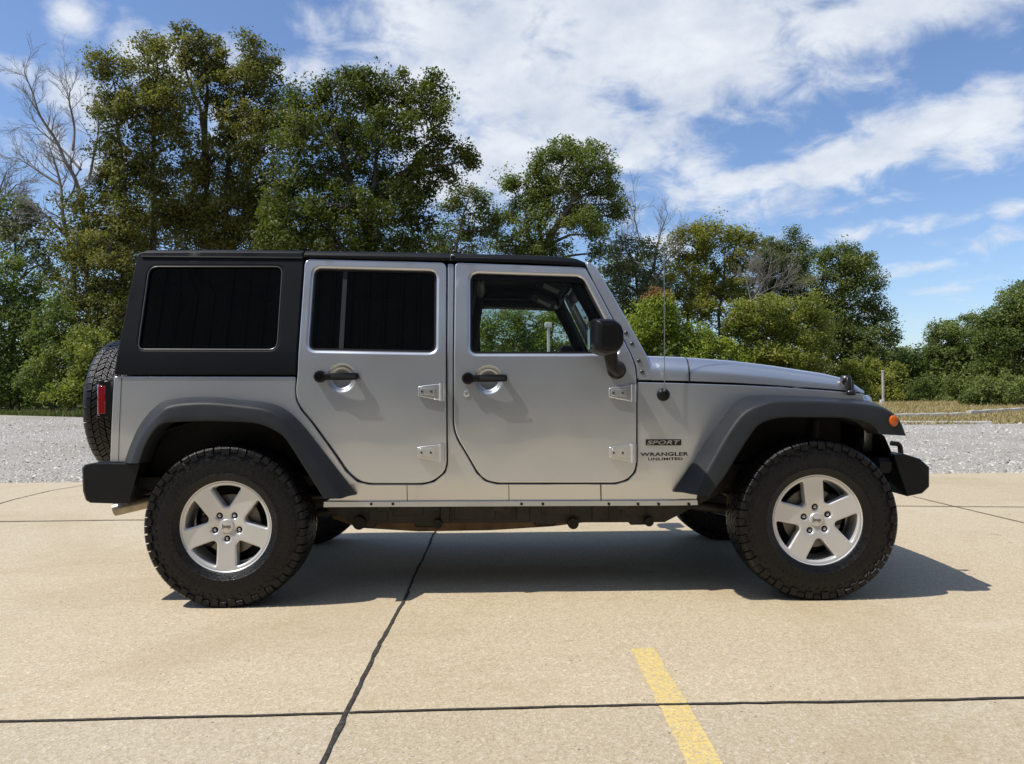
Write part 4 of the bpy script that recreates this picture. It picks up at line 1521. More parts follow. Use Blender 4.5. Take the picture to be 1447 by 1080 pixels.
# --- mirrors
for s in (-1, 1):
    Ym = -1.02
    mp = [(834.5, 452), (862, 452), (872, 459), (876, 470), (876, 488), (868, 500), (852, 503.5), (836, 497), (833, 488)]
    P = at_y(np.array([p[0] for p in mp], float), np.array([p[1] for p in mp], float), Ym)
    P2 = smooth_poly(np.stack([P[:, 0], P[:, 2]], 1), .012, 3)
    c = P2.mean(0)
    rows = []
    for (dy, sc, sh) in ((.105, .82, 0), (.095, .93, 0), (.06, 1.0, 0), (0, 1.0, 0), (-.05, .99, .004), (-.085, .94, .008), (-.105, .82, .012), (-.110, .60, .014)):
        rows.append([(c[0]+(p[0]-c[0])*sc+sh, Ym+dy, c[1]+(p[1]-c[1])*sc) for p in P2])
    mb = MB(); mb.grid(rows, close_v=True)
    for r_ in (rows[0], rows[-1]):
        k = mb.n; mb.v += [tuple(p) for p in r_]; mb.n += len(r_); mb.f.append(tuple(range(k, k+len(r_))))
    # arm and foot
    e = S(np.array(871.), np.array(523.)); ye = float(yside(*e))
    k1 = at_y(np.array(862.), np.array(500.), -.96)
    k2 = at_y(np.array(865.), np.array(514.), -.90)
    mb.tube([(k1[0], -.97, k1[2]+.02), (k1[0]+.004, -.955, k1[2]-.01), (k2[0], -.905, k2[2]-.01), (e[0], ye-.05, e[1]+.006), (e[0], ye-.01, e[1])], [.036, .034, .032, .038, .040], 16)
    mb.lathe([(.048, .006), (.048, -.012), (.042, -.026), (.025, -.036), (.0005, -.040)], 28, 'Y', (e[0], ye-.003, e[1]))
    q = mb if s < 0 else mb.mirror()
    mo = q.build('wing_mirror', M['trim'], car, smooth=42)
    mb = MB()
    xl = P2[:, 0].min()
    zc_ = c[1]-.002
    mb.box((xl+.0018, Ym+.03, zc_+.002), (.005, .095, .100), .002)
    (mb if s < 0 else mb.mirror()).build('mirror_glass', M['mirror'], mo)

# --- antenna
p = S(np.array(937.5), np.array(558.)); ya = float(yside(*p))+.004
mb = MB()
mb.lathe([(9.3*K, .004), (9.3*K, -.008), (7.6*K, -.017), (4.6*K, -.022), (.0005, -.026)], 28, 'Y', (p[0], ya, p[1]))
mb.tube([(p[0], ya-.015, p[1]), (p[0]+.001, ya-.028, p[1]+.022)], .009, 10)
an = mb.build('antenna', M['trim'], car)
tp = at_y(np.array(938.3), np.array(357.), ya-.03)
mb = MB(); mb.tube([(p[0]+.001, ya-.028, p[1]+.018), (p[0]+.001, ya-.030, p[1]+.05), (tp[0], ya-.030, tp[2]-.01), (tp[0], ya-.030, tp[2])], [.006, .0026, .0020, .0022], 8)
mb.build('antenna_mast', M['ball'], an)

# --- badges: raised letters
def lettering(text, px0, px1, py0, py1, mt, name, parent, lift=.0045, shear=0.0, bold=.012, extr=.0012, yoff=0.0):
    cu = bpy.data.curves.new(name, 'FONT')
    cu.body = text; cu.size = 1.0; cu.shear = shear; cu.offset = bold; cu.space_character = 1.08
    tmp = bpy.data.objects.new(name, cu); COL.objects.link(tmp)
    dg = bpy.context.evaluated_depsgraph_get(); dg.update()
    me = bpy.data.meshes.new_from_object(tmp.evaluated_get(dg))
    bpy.data.objects.remove(tmp); bpy.data.curves.remove(cu)
    co = np.array([v.co[:] for v in me.vertices])
    lo, hi = co.min(0), co.max(0)
    a = Spts([(px0, py1), (px1, py0)])
    W_, H_ = a[1]-a[0]
    F = [tuple(p.vertices) for p in me.polygons]
    V = []; n = len(co)
    for d in (0, extr):
        for p in co:
            x = a[0][0]+(p[0]-lo[0])/(hi[0]-lo[0])*W_
            z = a[0][1]+(p[1]-lo[1])/(hi[1]-lo[1])*H_
            V.append((x, float(yside(x, z))+.004-lift+d-yoff, z))
    from collections import Counter
    ed = Counter()
    for f in F:
        for i in range(len(f)): ed[(f[i], f[(i+1) % len(f)])] += 1
    F2 = list(F)+[tuple(i+n for i in reversed(f)) for f in F]
    for (i, j) in ed:
        if (j, i) not in ed: F2.append((j, i, i+n, j+n))
    bpy.data.meshes.remove(me)
    mb = MB(); mb.add(V, F2)
    return mb


mb = MB()
panel(mb, smooth_poly(Spts([(912.5, 621), (963, 621), (963, 629.6), (912.5, 629.6)]), .8*K, 2), [], side_map(-.0015), thick=.004, bev=.0008, step=.03, grid=.1)
bd = mb.build('trim_badge', M['decal'], car)
lettering('SPORT', 914.5, 961, 622.3, 628.4, M['decal_silver'], 'badge_lettering', bd, lift=.0038, shear=.25, bold=.02).build('badge_lettering', M['decal_silver'], bd, smooth=0)
mb2 = lettering('WRANGLER', 905, 973, 638.9, 645.0, M['decal'], 'name_badge', car, lift=.0022, bold=.03)
mb2.join(lettering('UNLIMITED', 916, 965, 646.6, 651.0, M['decal'], 'name_badge', car, lift=.0022, bold=.025))
mb2.build('name_badge', M['decal'], car, smooth=0)

# --- wheels
TR = .405
def make_tyre():
    mb = MB()
    prof = [(.222, .098), (.228, .112), (.236, .117), (.258, .124), (.262, .1265), (.268, .1245), (.295, .1275), (.325, .1265), (.350, .1225), (.366, .1190), (.381, .1125), (.389, .101), (.3935, .07), (.3945, .0)]
    full = [(r, -h) for r, h in prof]+[(r, h) for r, h in reversed(prof[:-1])]
    mb.lathe(full, 96, 'Y')
    def block(t0, t1, pts):
        n = len(pts)
        rows = [[(r*math.cos(t+sk), y, r*math.sin(t+sk)) for r, y, sk in pts] for t in (t0, t1)]
        mb.grid(rows, close_v=True)
        k = mb.n-2*n
        mb.f.append(tuple(k+i for i in range(n))); mb.f.append(tuple(k+n+i for i in reversed(range(n))))
    NB = 58
    st = 2*PI/NB
    rr = random.Random(4)
    cum = 0
    for i in range(NB):
        t = i*st+rr.uniform(-.06, .06)*st
        lng = i % 2
        ln = (.89 if lng else .80)
        for s in (-1, 1):
            re = .357 if lng else .371
            ye = .1295 if lng else .1265
            off = .5*st if s > 0 else 0
            # shoulder lug wrapping onto the sidewall
            pts = [(.390, s*.073, .0), (TR-.0008, s*.075, .0), (TR-.002, s*.100, s*.01), (TR-.0085, s*.1165, s*.015), (.387, s*.1270, s*.018), (re, s*ye, s*.02), (re-.004, s*.119, s*.02), (.378, s*.105, s*.012)]
            block(t+off+.06*st, t+off+(.06+ln)*st, pts)
            # sipe-cut intermediate blocks, two thin slices
            for (a_, b_) in ((.10, .44), (.49, .86)):
                pts = [(.391, s*.034, 0), (TR, s*.0345, 0), (TR-.0003, s*.069, s*.55*st), (.391, s*.0695, s*.55*st)]
                block(t+off+a_*st+.2*st, t+off+b_*st+.2*st, pts)
            for (a_, b_) in ((.05, .42), (.48, .88)):
                pts = [(.391, s*.003, 0), (TR+.0004, s*.0035, 0), (TR+.0002, s*.0300, -s*.45*st), (.391, s*.0305, -s*.45*st)]
                block(t+off+a_*st, t+off+b_*st, pts)
    # raised teeth and marks on the sidewall
    for s in (-1, 1):
        for i in range(NB):
            t = i*st+.25*st
            block(t, t+.36*st, [(.336, s*.122, 0), (.336, s*.1282, 0), (.347, s*.1258, 0), (.347, s*.119, 0)])
        for g0, cnt in ((.5, 9), (2.2, 6), (3.6, 9), (5.3, 6)):
            for k in range(cnt):
                t = g0+k*.078
                w = .050*rr.uniform(.6, 1)
                block(t, t+w, [(.296, s*.125, 0), (.296, s*.1289, 0), (.318, s*.1283, 0), (.318, s*.124, 0)])
        for k in range(60):
            t = k*2*PI/60
            block(t, t+.035, [(.270, s*.122, 0), (.270, s*.1262, 0), (.276, s*.1268, 0), (.276, s*.122, 0)])
    return mb


def rimmap(u, v, d):
    r = math.hypot(u, v)
    y = -.098+.014*math.exp(-(r/.075)**2)-.004*(r/.2)**4
    return (u, y+d, v)


def make_rim():
    mb = MB()
    hol = []
    for k in range(5):
        a = R(90)+k*2*PI/5+PI/5                        # middle of a window
        w = .050
        pts = []
        # wedge between two parallel-sided spokes
        for s in (-1, 1):
            sp = a+s*PI/5
            d = np.array((math.cos(sp), math.sin(sp))); nrm = np.array((-d[1], d[0]))*(-s)
            r0, r1 = .098, math.sqrt(.203**2-w*w)
            seg = [d*r0*.86+nrm*w*.96, d*r1+nrm*(w*1.02)]
            pts.append(seg)
        arc0 = math.atan2(pts[0][1][1], pts[0][1][0]); arc1 = math.atan2(pts[1][1][1], pts[1][1][0])
        if arc1 < arc0: arc1 += 2*PI
        poly = [pts[0][0], pts[0][1]]+[np.array((.203*math.cos(t), .203*math.sin(t))) for t in np.linspace(arc0, arc1, 8)[1:-1]]+[pts[1][1], pts[1][0]]
        rad = [.012, .014]+[.004]*6+[.014, .012]
        hol.append(smooth_poly(poly, rad, 4))
    lugs = []
    for k in range(5):
        a = R(90)+k*2*PI/5
        lugs.append((.0635*math.cos(a), .0635*math.sin(a)))
    hol += [ring_pts(.0150, 16, c) for c in lugs]
    panel(mb, ring_pts(.219, 96), hol, rimmap, thick=.02, bev=.002, hbev=.009, step=.012, grid=.02, hdepth=.05)
    # lip and barrel
    mb.lathe([(.217, -.100), (.2225, -.1045), (.229, -.1095), (.2345, -.1115), (.238, -.109), (.239, -.098), (.226, -.092)], 96, 'Y')
    mb.lathe([(.219, -.088), (.208, -.06), (.203, .0), (.205, .09), (.228, .11)], 72, 'Y')
    return mb, lugs


WTYRE = make_tyre()
WRIM, LUGS = make_rim()


def make_wheel():
    w = empty('wheel', (0, 0, 0))
    t = WTYRE.build('tyre', M['rubber'], w, smooth=30, fix=True)
    r_ = WRIM.build('rim', M['alloy'], w, smooth=40)
    for c in LUGS:
        mb = MB()
        y = -.082
        mb.lathe([(.0125, .03), (.0125, y+.090), (.0098, y+.086), (.0098, y+.0), (.0082, y-.0045), (.004, y-.007), (.0003, y-.0075)], 6, 'Y', (c[0], 0, c[1]))
        mb.build('lug_nut', M['chrome'], w, smooth=20)
    mb = MB()
    mb.lathe([(.035, .01), (.035, -.008), (.032, -.0115), (.02, -.0130), (.0004, -.0135)], 32, 'Y', (0, -.083, 0))
    mb.build('centre_cap', M['alloy'], w)
    mb = MB()
    mb.lathe([(.150, -.03), (.150, -.012), (.062, -.012), (.060, -.05), (.0004, -.052)], 48, 'Y')
    mb.lathe([(.150, -.03), (.062, -.03)], 48, 'Y')
    mb.build('brake_disc', M['steel'], w)
    mb = MB()
    mb.box((.115, -.0, .03), (.07, .10, .16), .015); mb.lathe([(.198, .03), (.19, .05), (.0004, .05)], 40, 'Y')
    mb.build('brake_caliper', M['frame'], w)
    return w


def kids(o): return [c for c in bpy.data.objects if c.parent is o]


def copy_tree(o, parent=None):
    c = o.copy(); COL.objects.link(c)
    if parent is not None: c.parent = parent
    for ch in kids(o):
        if ch is not c: copy_tree(ch, c)
    return c


w0 = make_wheel()
def seat_wheel(w, loc, rot, spin):
    w.rotation_mode = 'XYZ'
    w.matrix_basis = Matrix.Translation(loc) @ rot.to_4x4() @ Matrix.Rotation(spin, 4, 'Y')
    w.parent = car
    w.matrix_parent_inverse = Matrix.Translation((-CARX, 0, 0))
I3 = Matrix.Identity(3)
flip = Matrix.Rotation(PI, 3, 'Z')
ws_ = [w0]+[copy_tree(w0) for _ in range(4)]
ZC = .3975
seat_wheel(ws_[0], (0, -.786, ZC), I3, R(180))
seat_wheel(ws_[1], (2.947, -.786, ZC), Matrix.Rotation(R(-.8), 3, 'Z'), R(-5))
seat_wheel(ws_[2], (0, .786, ZC), flip, R(50))
seat_wheel(ws_[3], (2.947, .786, ZC), flip @ Matrix.Rotation(R(-.8), 3, 'Z'), R(20))
# centre cap lettering
def cap_text(w, spin):
    cu = bpy.data.curves.new('cap_lettering', 'FONT')
    cu.body = 'Jeep'; cu.size = .026; cu.align_x = 'CENTER'; cu.align_y = 'CENTER'; cu.extrude = .0012; cu.offset = .0004
    tmp = bpy.data.objects.new('t', cu); COL.objects.link(tmp)
    dg = bpy.context.evaluated_depsgraph_get(); dg.update()
    me = bpy.data.meshes.new_from_object(tmp.evaluated_get(dg))
    bpy.data.objects.remove(tmp)
    rot = Matrix.Translation((0, -.0972, 0)) @ Matrix.Rotation(spin, 4, 'Y') @ Matrix.Rotation(PI/2, 4, 'X')
    me.transform(rot)
    me.materials.clear(); me.materials.append(M['steel'])
    o = bpy.data.objects.new('cap_lettering', me); COL.objects.link(o)
    o.parent = w
for w, sp in ((ws_[0], R(180)), (ws_[1], R(5))): cap_text(w, sp)
# spare on the tailgate: face towards the rear
sx = xr-.115-.14
seat_wheel(ws_[4], (sx, .02, .985), Matrix.Rotation(R(-90), 3, 'Z'), R(30))
mb = MB(); mb.box((xr-.06, .02, .985), (.14, .30, .26), .03); mb.build('spare_carrier', M['frame'], car)

# --- underneath
mb = MB()
for s in (-1, 1):
    rail = [(-.62, .60), (-.30, .64), (.28, .58), (.56, .418), (2.25, .405), (2.60, .58), (3.35, .60)]
    rows = []
    for x, z in rail:
        rows.append([(x, s*.42, z-.068), (x, s*.55, z-.068), (x, s*.55, z+.065), (x, s*.42, z+.065)])
    mb.grid(rows, close_v=True)
    for x in (.75, 1.35, 2.0): mb.box((x, s*.62, .462), (.07, .20, .055), .008)
    for x in (.62, .95, 1.6, 2.12): mb.box((x, s*.485, .345), (.12, .10, .05), .01)
    mb.box((1.32, s*.65, .515), (2.0, .18, .03), .008)
for x in (-.45, .62, 1.45, 2.2): mb.box((x, 0, .47), (.10, .86, .09), .01)
for s in (-1, 1):
    for k, (xa, wd, hz, dz, pr) in enumerate(((.70, .10, .10, .0, .010), (.86, .16, .06, .01, .006), (1.06, .05, .12, .0, .016), (1.22, .22, .085, -.005, .007), (1.48, .07, .11, .0, .014), (1.66, .16, .07, .012, .006), (1.90, .09, .115, .0, .012), (2.08, .14, .06, -.01, .007))):
        mb.box((xa, s*(.55+pr/2), .410+dz), (wd, pr, hz), .003)
fr = mb.build('chassis_frame', M['frame'], car)
mb = MB()
for s in (-1, 1):
    mb.tube([(.60, s*.565, .475), (.95, s*.572, .462), (1.4, s*.57, .470), (1.8, s*.572, .458), (2.25, s*.565, .475)], .006, 8)
mb.build_each('brake_line', M['rust'], fr)
mb = MB()
for s in (-1, 1):
    for xa in (.76, 1.36, 2.02):
        mb.lathe([(.034, -.03), (.042, -.012), (.042, .012), (.034, .03), (.0005, .031)], 18, 'Z', (xa, s*.62, .475))
    for xa, zz, w_ in ((.60, .355, .07), (1.02, .345, .05), (1.75, .340, .06), (2.16, .345, .05)):
        mb.tube([(xa, s*.50, zz), (xa, s*.585, zz)], w_*.5, 14)
mb.build_each('mount_bushing', M['dark'], fr)
mb = MB()
for s in (-1, 1):
    for k in range(9):
        p = .70+k*.165
        mb.lathe([(.016, .003), (.016, -.003), (.0005, -.003)], 12, 'Y', (p+.02*math.sin(k*2.1), s*.5512, .41+.02*math.cos(k*1.7)))
mb.build_each('frame_hole', M['seal'], fr)
mb = MB()
for s in (-1, 1):
    rows = []
    for x, zt_, zb_ in ((.42, .38, .345), (.56, .38, .292), (.90, .37, .268), (1.30, .37, .270), (1.65, .37, .288), (2.02, .37, .330)):
        rows.append([(x, s*.36, zb_), (x, s*.40, zb_+.01), (x, s*.40, zt_), (x, s*.10, zt_), (x, s*.10, zb_)])
    mb.grid(rows, close_v=True)
mb.build('skid_plate', M['rust'], car)
mb = MB()
for x in (0, 2.947):
    mb.tube([(x, -.66, ZC), (x, .66, ZC)], .042, 14)
    mb.lathe([(.06, -.11), (.12, -.05), (.135, 0), (.12, .05), (.06, .11)], 20, 'X', (x, .05 if x < 1 else .22, ZC))
    sg = 1 if x < 1 else -1
    for s in (-1, 1):
        mb.tube([(x, s*.50, ZC-.05), (x+sg*.62, s*.46, .43)], .028, 10)          # control arm
        mb.box((x+sg*.62, s*.47, .42), (.10, .08, .10), .015)
        mb.tube([(x-.06*sg, s*.58, ZC-.06), (x-.14*sg, s*.54, .88)], .032, 12)     # damper
        # coil spring
        t = np.linspace(0, 2*PI*6, 90)
        mb.tube([(x+.065*math.cos(a), s*.46+.065*math.sin(a), .47+.32*i/89) for i, a in enumerate(t)], .011, 6)
mb.tube([(.12, .05, ZC+.02), (1.1, .0, .47)], .035, 12); mb.tube([(2.85, .2, ZC+.02), (1.7, .1, .46)], .03, 12)
mb.tube([(2.80, -.62, .38), (2.80, .55, .40)], .02, 10)
mb.box((1.5, 0, .46), (.9, .34, .18), .05)
mb.box((2.65, 0, .60), (.7, .5, .30), .08)
for (x, z, w) in ((1.98, .385, .09), (2.13, .39, .13)): mb.box((x, -.44, z), (w, .10, .08), .02)
mb.build('running_gear', M['frame'], car)
# tail pipe by the rear bumper
tpx = at_y(np.array([164., 215]), np.array([720., 708]), -.55)
mb = MB()
mb.tube([(tpx[1][0]+.35, -.50, .62), (tpx[1][0]+.05, -.54, tpx[1][2]+.01), (tpx[1][0], -.55, tpx[1][2]), (tpx[0][0], -.56, tpx[0][2])], [.034, .034, .034, .034], 16, caps=False)
mb.tube([(.30, -.30, .52), (-.42, -.30, .55)], .10, 16)
mb.build('exhaust', M['pipe'], car)

# --- inside
def seat(x, y, w=.50, back=.62, head=True, lean=.22):
    mb = MB()
    mb.box((x, y, .86), (.50, w, .16), .05)
    a = -lean
    rot = [[math.cos(a), 0, math.sin(a)], [0, 1, 0], [-math.sin(a), 0, math.cos(a)]]
    mb.box((x-.30, y, 1.16), (.14, w*.95, back), .05, rot)
    o = mb.build('seat', M['cloth'], car)
    mb = MB()
    mb.box((x-.39, y, 1.16+back/2+.06), (.09, .26, .17), .035, rot)
    mb.tube([(x-.37, y-.06, 1.16+back/2-.06), (x-.385, y-.06, 1.16+back/2+.03)], .007, 8); mb.tube([(x-.37, y+.06, 1.16+back/2-.06), (x-.385, y+.06, 1.16+back/2+.03)], .007, 8)
    mb.build('headrest', M['cloth'], o)
for y in (-.36, .36): seat(1.40, y)
seat(.55, -.32, .62, .52); seat(.55, .32, .62, .52)
mb = MB()
dx = float(S(np.array(880.), np.array(505.))[0])
mb.box((dx+.02, 0, 1.08), (.32, 1.34, .26), .07); mb.box((dx-.08, .36, 1.21), (.24, .40, .06), .028)
mb.box((1.85, 0, .88), (.9, .22, .26), .04)
db = mb.build('dashboard', M['trim'], car)
mb = MB()
t = np.linspace(0, 2*PI, 40, endpoint=False)
C0 = np.array((dx-.34, .36, 1.10)); ax1 = np.array((0, 1.0, 0)); ax2 = np.array((.42, 0, .907))
mb.tube([C0+.185*(math.cos(a)*ax1+math.sin(a)*ax2) for a in t], .016, 10, closed=True)
for a in (0, PI, -PI/2): mb.tube([C0, C0+.18*(math.cos(a)*ax1+math.sin(a)*ax2)], .014, 8)
mb.tube([C0, C0+np.array((.26, 0, -.12))], .035, 10); mb.lathe([(.06, -.02), (.055, .02), (.0005, .025)], 20, 'X', C0)
mb.build('steering_wheel', M['trim'], car)
mb = MB()
zt_ = float(R0[1][1])-.075
for s in (-1, 1):
    mb.tube([(2.00, s*.655, 1.15), (1.86, s*.635, 1.48), (1.745, s*.615, zt_-.045), (1.66, s*.60, zt_-.005), (1.25, s*.575, zt_), (.2, s*.565, zt_-.005), (-.25, s*.57, zt_-.1), (-.45, s*.60, .95)], .040, 12)
    mb.tube([(1.22, s*.565, zt_), (1.15, s*.62, 1.30), (1.13, s*.64, .75)], .042, 12)
mb.tube([(1.22, -.565, zt_), (1.22, .565, zt_)], .042, 12); mb.tube([(-.1, -.565, zt_-.04), (-.1, .565, zt_-.04)], .04, 12)
mb.box((1.20, 0, zt_-.01), (.14, .80, .06), .02)
mb.build('roll_bar', M['trim'], car)
# sun visors and the driving mirror
for s in (-1, 1):
    mb = MB()
    a = .45
    rot = [[math.cos(a), 0, math.sin(a)], [0, 1, 0], [-math.sin(a), 0, math.cos(a)]]
    vc = np.array((1.655, s*.36, 1.655))
    mb.box(vc, (.17, .40, .020), .008, rot)
    vz = mb.build('sun_visor', M['liner'], car)
    mb = MB()
    mb.box(vc+np.array(rot) @ np.array((.01, -.02*s, -.0125)), (.095, .15, .004), .001, rot)
    mb.build('visor_label', M['white'], vz)
mb = MB()
mb.box((dx-.27, 0.02, zt_-.13), (.035, .24, .065), .016); mb.tube([(dx-.25, .02, zt_-.11), (dx-.20, .02, zt_-.05)], .010, 8)
mb.build('driving_mirror', M['trim'], car)

# ------------------------------------------------------------------ trees and bushes
LEAF = {}
def leaf_mat(key, cols):
    if key not in LEAF: LEAF[key] = tint_mat(key+'_leaves', cols, .55, .42, .30)
    return LEAF[key]


PAL = {
    'olive': [(0.0744, 0.0853, 0.0184), (0.1437, 0.1464, 0.0341), (0.2206, 0.2051, 0.0525), (0.3015, 0.2637, 0.0761)],
    'deep': [(0.0383, 0.056, 0.0103), (0.074, 0.0942, 0.016), (0.1225, 0.14, 0.0251), (0.1914, 0.1973, 0.0456)],
    'mid': [(0.0773, 0.1007, 0.0233), (0.1309, 0.1628, 0.0363), (0.1904, 0.2221, 0.0544), (0.2618, 0.2841, 0.0842)],
    'yellow': [(0.1052, 0.1212, 0.0185), (0.1913, 0.2053, 0.0332), (0.2868, 0.2736, 0.0442), (0.3824, 0.3226, 0.0553)],
    'pine': [(0.0588, 0.0821, 0.0299), (0.1028, 0.132, 0.0463), (0.1469, 0.179, 0.0626), (0.2057, 0.2274, 0.0844)],
    'bright': [(0.1013, 0.1444, 0.0198), (0.1898, 0.2517, 0.0347), (0.2911, 0.3501, 0.0495), (0.4302, 0.4377, 0.0842)],
    'shrub': [(0.0974, 0.1292, 0.0219), (0.1827, 0.2116, 0.0373), (0.2802, 0.2896, 0.0569), (0.3898, 0.3674, 0.0877)],
    'grey': [(0.0909, 0.109, 0.0475), (0.1515, 0.167, 0.0737), (0.1999, 0.2118, 0.101), (0.2544, 0.2481, 0.1188)],
    'rust': [(0.13, 0.0585, 0.026), (0.234, 0.0975, 0.039), (0.312, 0.143, 0.0585), (0.26, 0.182, 0.065)],
    'far': [(0.0671, 0.1008, 0.0268), (0.1188, 0.1603, 0.0401), (0.1808, 0.2198, 0.0579), (0.2582, 0.2862, 0.0801)],
}
BARK = mat('grey_brown_bark', (.085, .068, .050), .95, var=.45, vscale=3, bump=.5, bscale=14)
PALEBARK = mat('pale_dead_wood', (.21, .185, .155), .95, var=.35, vscale=3, bump=.3, bscale=20)


def leaves(P, size, rg, sag=0.0, ct=None, wide=.62):
    """leaf-shaped quads at points P"""
    n = len(P)
    nr = rg.normal(0, 1, (n, 3)); nr[:, 2] = np.abs(nr[:, 2])*.9+.30; nr[:, 1] -= .2; nr[:, 0] -= .15
    nr /= np.linalg.norm(nr, axis=1)[:, None]
    a = rg.normal(0, 1, (n, 3)); a[:, 2] -= sag
    a -= nr*(a*nr).sum(1)[:, None]; a /= np.linalg.norm(a, axis=1)[:, None]
    b = np.cross(nr, a)
    L = size*rg.lognormal(0, .28, n)[:, None]
    W = L*wide*.5
    V = np.stack([P-a*L*.5, P+b*W-a*L*.06+nr*L*.08, P+a*L*.5, P-b*W-a*L*.06+nr*L*.08], 1)
    F = np.arange(n*4).reshape(-1, 4)
    t = rg.beta(2.2, 2.2, n) if ct is None else np.clip(ct+rg.normal(0, .13, n), 0, 1)
    return V.reshape(-1, 3), F, t


def limb(p, q, r0, r1, rg, wob=.06, k=7):
    p, q = np.array(p, float), np.array(q, float)
    L = np.linalg.norm(q-p)
    t = np.linspace(0, 1, k)[:, None]
    w = rg.normal(0, 1, (k, 3))*wob*L; w[0] = 0; w[-1] = 0
    w = (w+np.roll(w, 1, 0)+np.roll(w, -1, 0))/3; w[0] = 0; w[-1] = 0
    arch = np.sin(t*PI)*np.array([0, 0, .06*L])
    return p+(q-p)*t+w+arch, np.linspace(r0, r1, k)


def tree(name, label, cat, base, Y, blobs, pal, seed, leaf=.22, dens=1.0, csize=.62, per=42, group=None, trunks=None, tr=.22,
         depth=1.0, shell=.45, sag=.4, bark=None, extra=None, clear=0.0, grow=1.0):
    """blobs: (px, py, rx, ry[, dy]) in photo points at distance Y; each is a leafy mass hung on its own limb"""
    rg = np.random.default_rng(seed)
    d0 = Y-CAM[1]
    pxm = d0/FPX
    b = on_ground(*base) if isinstance(base, tuple) else np.array([at_y(np.array(float(base)), np.array(550.), Y)[0], Y, 0])
    bx = at_y(np.array(float(base[0] if isinstance(base, tuple) else base)), np.array(550.), Y)[0]
    bz = float(terrain(0, Y))
    root = empty(name, (bx, Y, bz))
    tag(root, label, cat, group)
    W = MB()
    Pts = []; CT = []
    ztop = max(at_y(np.array(float(q[0])), np.array(float(q[1])), Y)[2] for q in blobs)
    cz = [at_y(np.array(float(q[0])), np.array(float(q[1])), Y) for q in blobs]
    # trunk lines
    lines = []
    for tl in (trunks or [[(base[0] if isinstance(base, tuple) else base, None), (np.mean([q[0] for q in blobs]), np.min([q[1] for q in blobs])+30)]]):
        pts = []
        for (x_, y_) in tl:
            if y_ is None:
                p = np.array([at_y(np.array(float(x_)), np.array(550.), Y)[0], Y, bz-.3])
            else: p = at_y(np.array(float(x_)), np.array(float(y_)), Y)
            pts.append(p)
        path = []
        for p, q in zip(pts[:-1], pts[1:]):
            pp, _ = limb(p, q, 1, 1, rg, .025, 6)
            path += list(pp[:-1])
        path.append(pts[-1])
        path = np.array(path)
        path[1:, 1] += np.cumsum(rg.normal(0, .12, len(path)-1))
        rad = tr*np.linspace(1, .16, len(path))
        W.tube(path, rad, 9)
        lines.append((path, rad))
    allp = np.vstack([l[0] for l in lines]); allr = np.concatenate([l[1] for l in lines])
    for q, c in zip(blobs, cz):
        rx, ry = q[2]*pxm*1.04*grow, q[3]*pxm*1.04*grow
        rd = min(max(rx, ry*.8), (rx+ry)*.6)*depth
        c = c.copy(); c[1] += q[4] if len(q) > 4 else rg.normal(0, rd*.45)
        # limb from the trunk: start below the mass
        dd = np.linalg.norm((allp-c)*np.array([1, 1, 1]), axis=1)+np.where(allp[:, 2] > c[2]-.25*ry, 4, 0)
        k = int(np.argmin(dd))
        pp, rr = limb(allp[k], c, min(allr[k]*.7, .13), .035, rg, .07)
        if np.linalg.norm(allp[k]-c) > .4: W.tube(pp, rr, 6, caps=False)
        nc = max(7, int(dens*3.6*(rx*rd+rx*ry+ry*rd)/3/(csize**2)))
        dirv = rg.normal(0, 1, (nc, 3)); dirv /= np.linalg.norm(dirv, axis=1)[:, None]
        rad = (shell+(1-shell)*rg.random(nc)**.8)
        C = c+dirv*rad[:, None]*np.array([rx, rd, ry])*(1+.16*rg.normal(0, 1, (nc, 1)))
        if clear: C = C[C[:, 2] > bz+clear]; nc = len(C)
        if nc == 0: continue
        for j in range(0, nc, 2 if nc > 14 else 1):
            pp, rr = limb(pp[-1] if False else c+(C[j]-c)*.05, C[j], .028, .010, rg, .10, 4)
            W.tube(pp, rr, 4, caps=False)
        ctone = np.clip(.5+rg.normal(0, .12)+rg.normal(0, .12, nc), 0, 1)
        m_ = np.maximum(8, (per*2.95*rg.lognormal(0, .35, nc))).astype(int)
        idx = np.repeat(np.arange(nc), m_)
        off = rg.normal(0, 1, (len(idx), 3))
        off /= np.linalg.norm(off, axis=1)[:, None]
        off *= (rg.random(len(idx))**.45*1.15)[:, None]
        cs = (csize*rg.lognormal(0, .25, nc))[idx]
        off *= np.stack([cs, cs, cs*.80], 1)
        off[:, 2] -= sag*.35*(off[:, 0]**2+off[:, 1]**2)/cs
        Pts.append(C[idx]+off); CT.append(ctone[idx])
    P = np.vstack(Pts); T = np.concatenate(CT)
    keep = P[:, 2] > terrain(P[:, 0], P[:, 1])+.02
    P, T = P[keep], T[keep]
    if extra: extra(W, rg, Y)
    tk = W.build('trunk' if cat == 'tree' else 'stem', bark or BARK, root, smooth=60, fix=False)
    V, F, t = leaves(P, leaf*.66, rg, sag, T)
    me = mesh_np(V, F, t, 1, 'crown')
    me.materials.append(leaf_mat(pal, PAL[pal]))
    o = bpy.data.objects.new('crown' if cat == 'tree' else 'foliage', me); COL.objects.link(o)
    put(o, root)
    return root


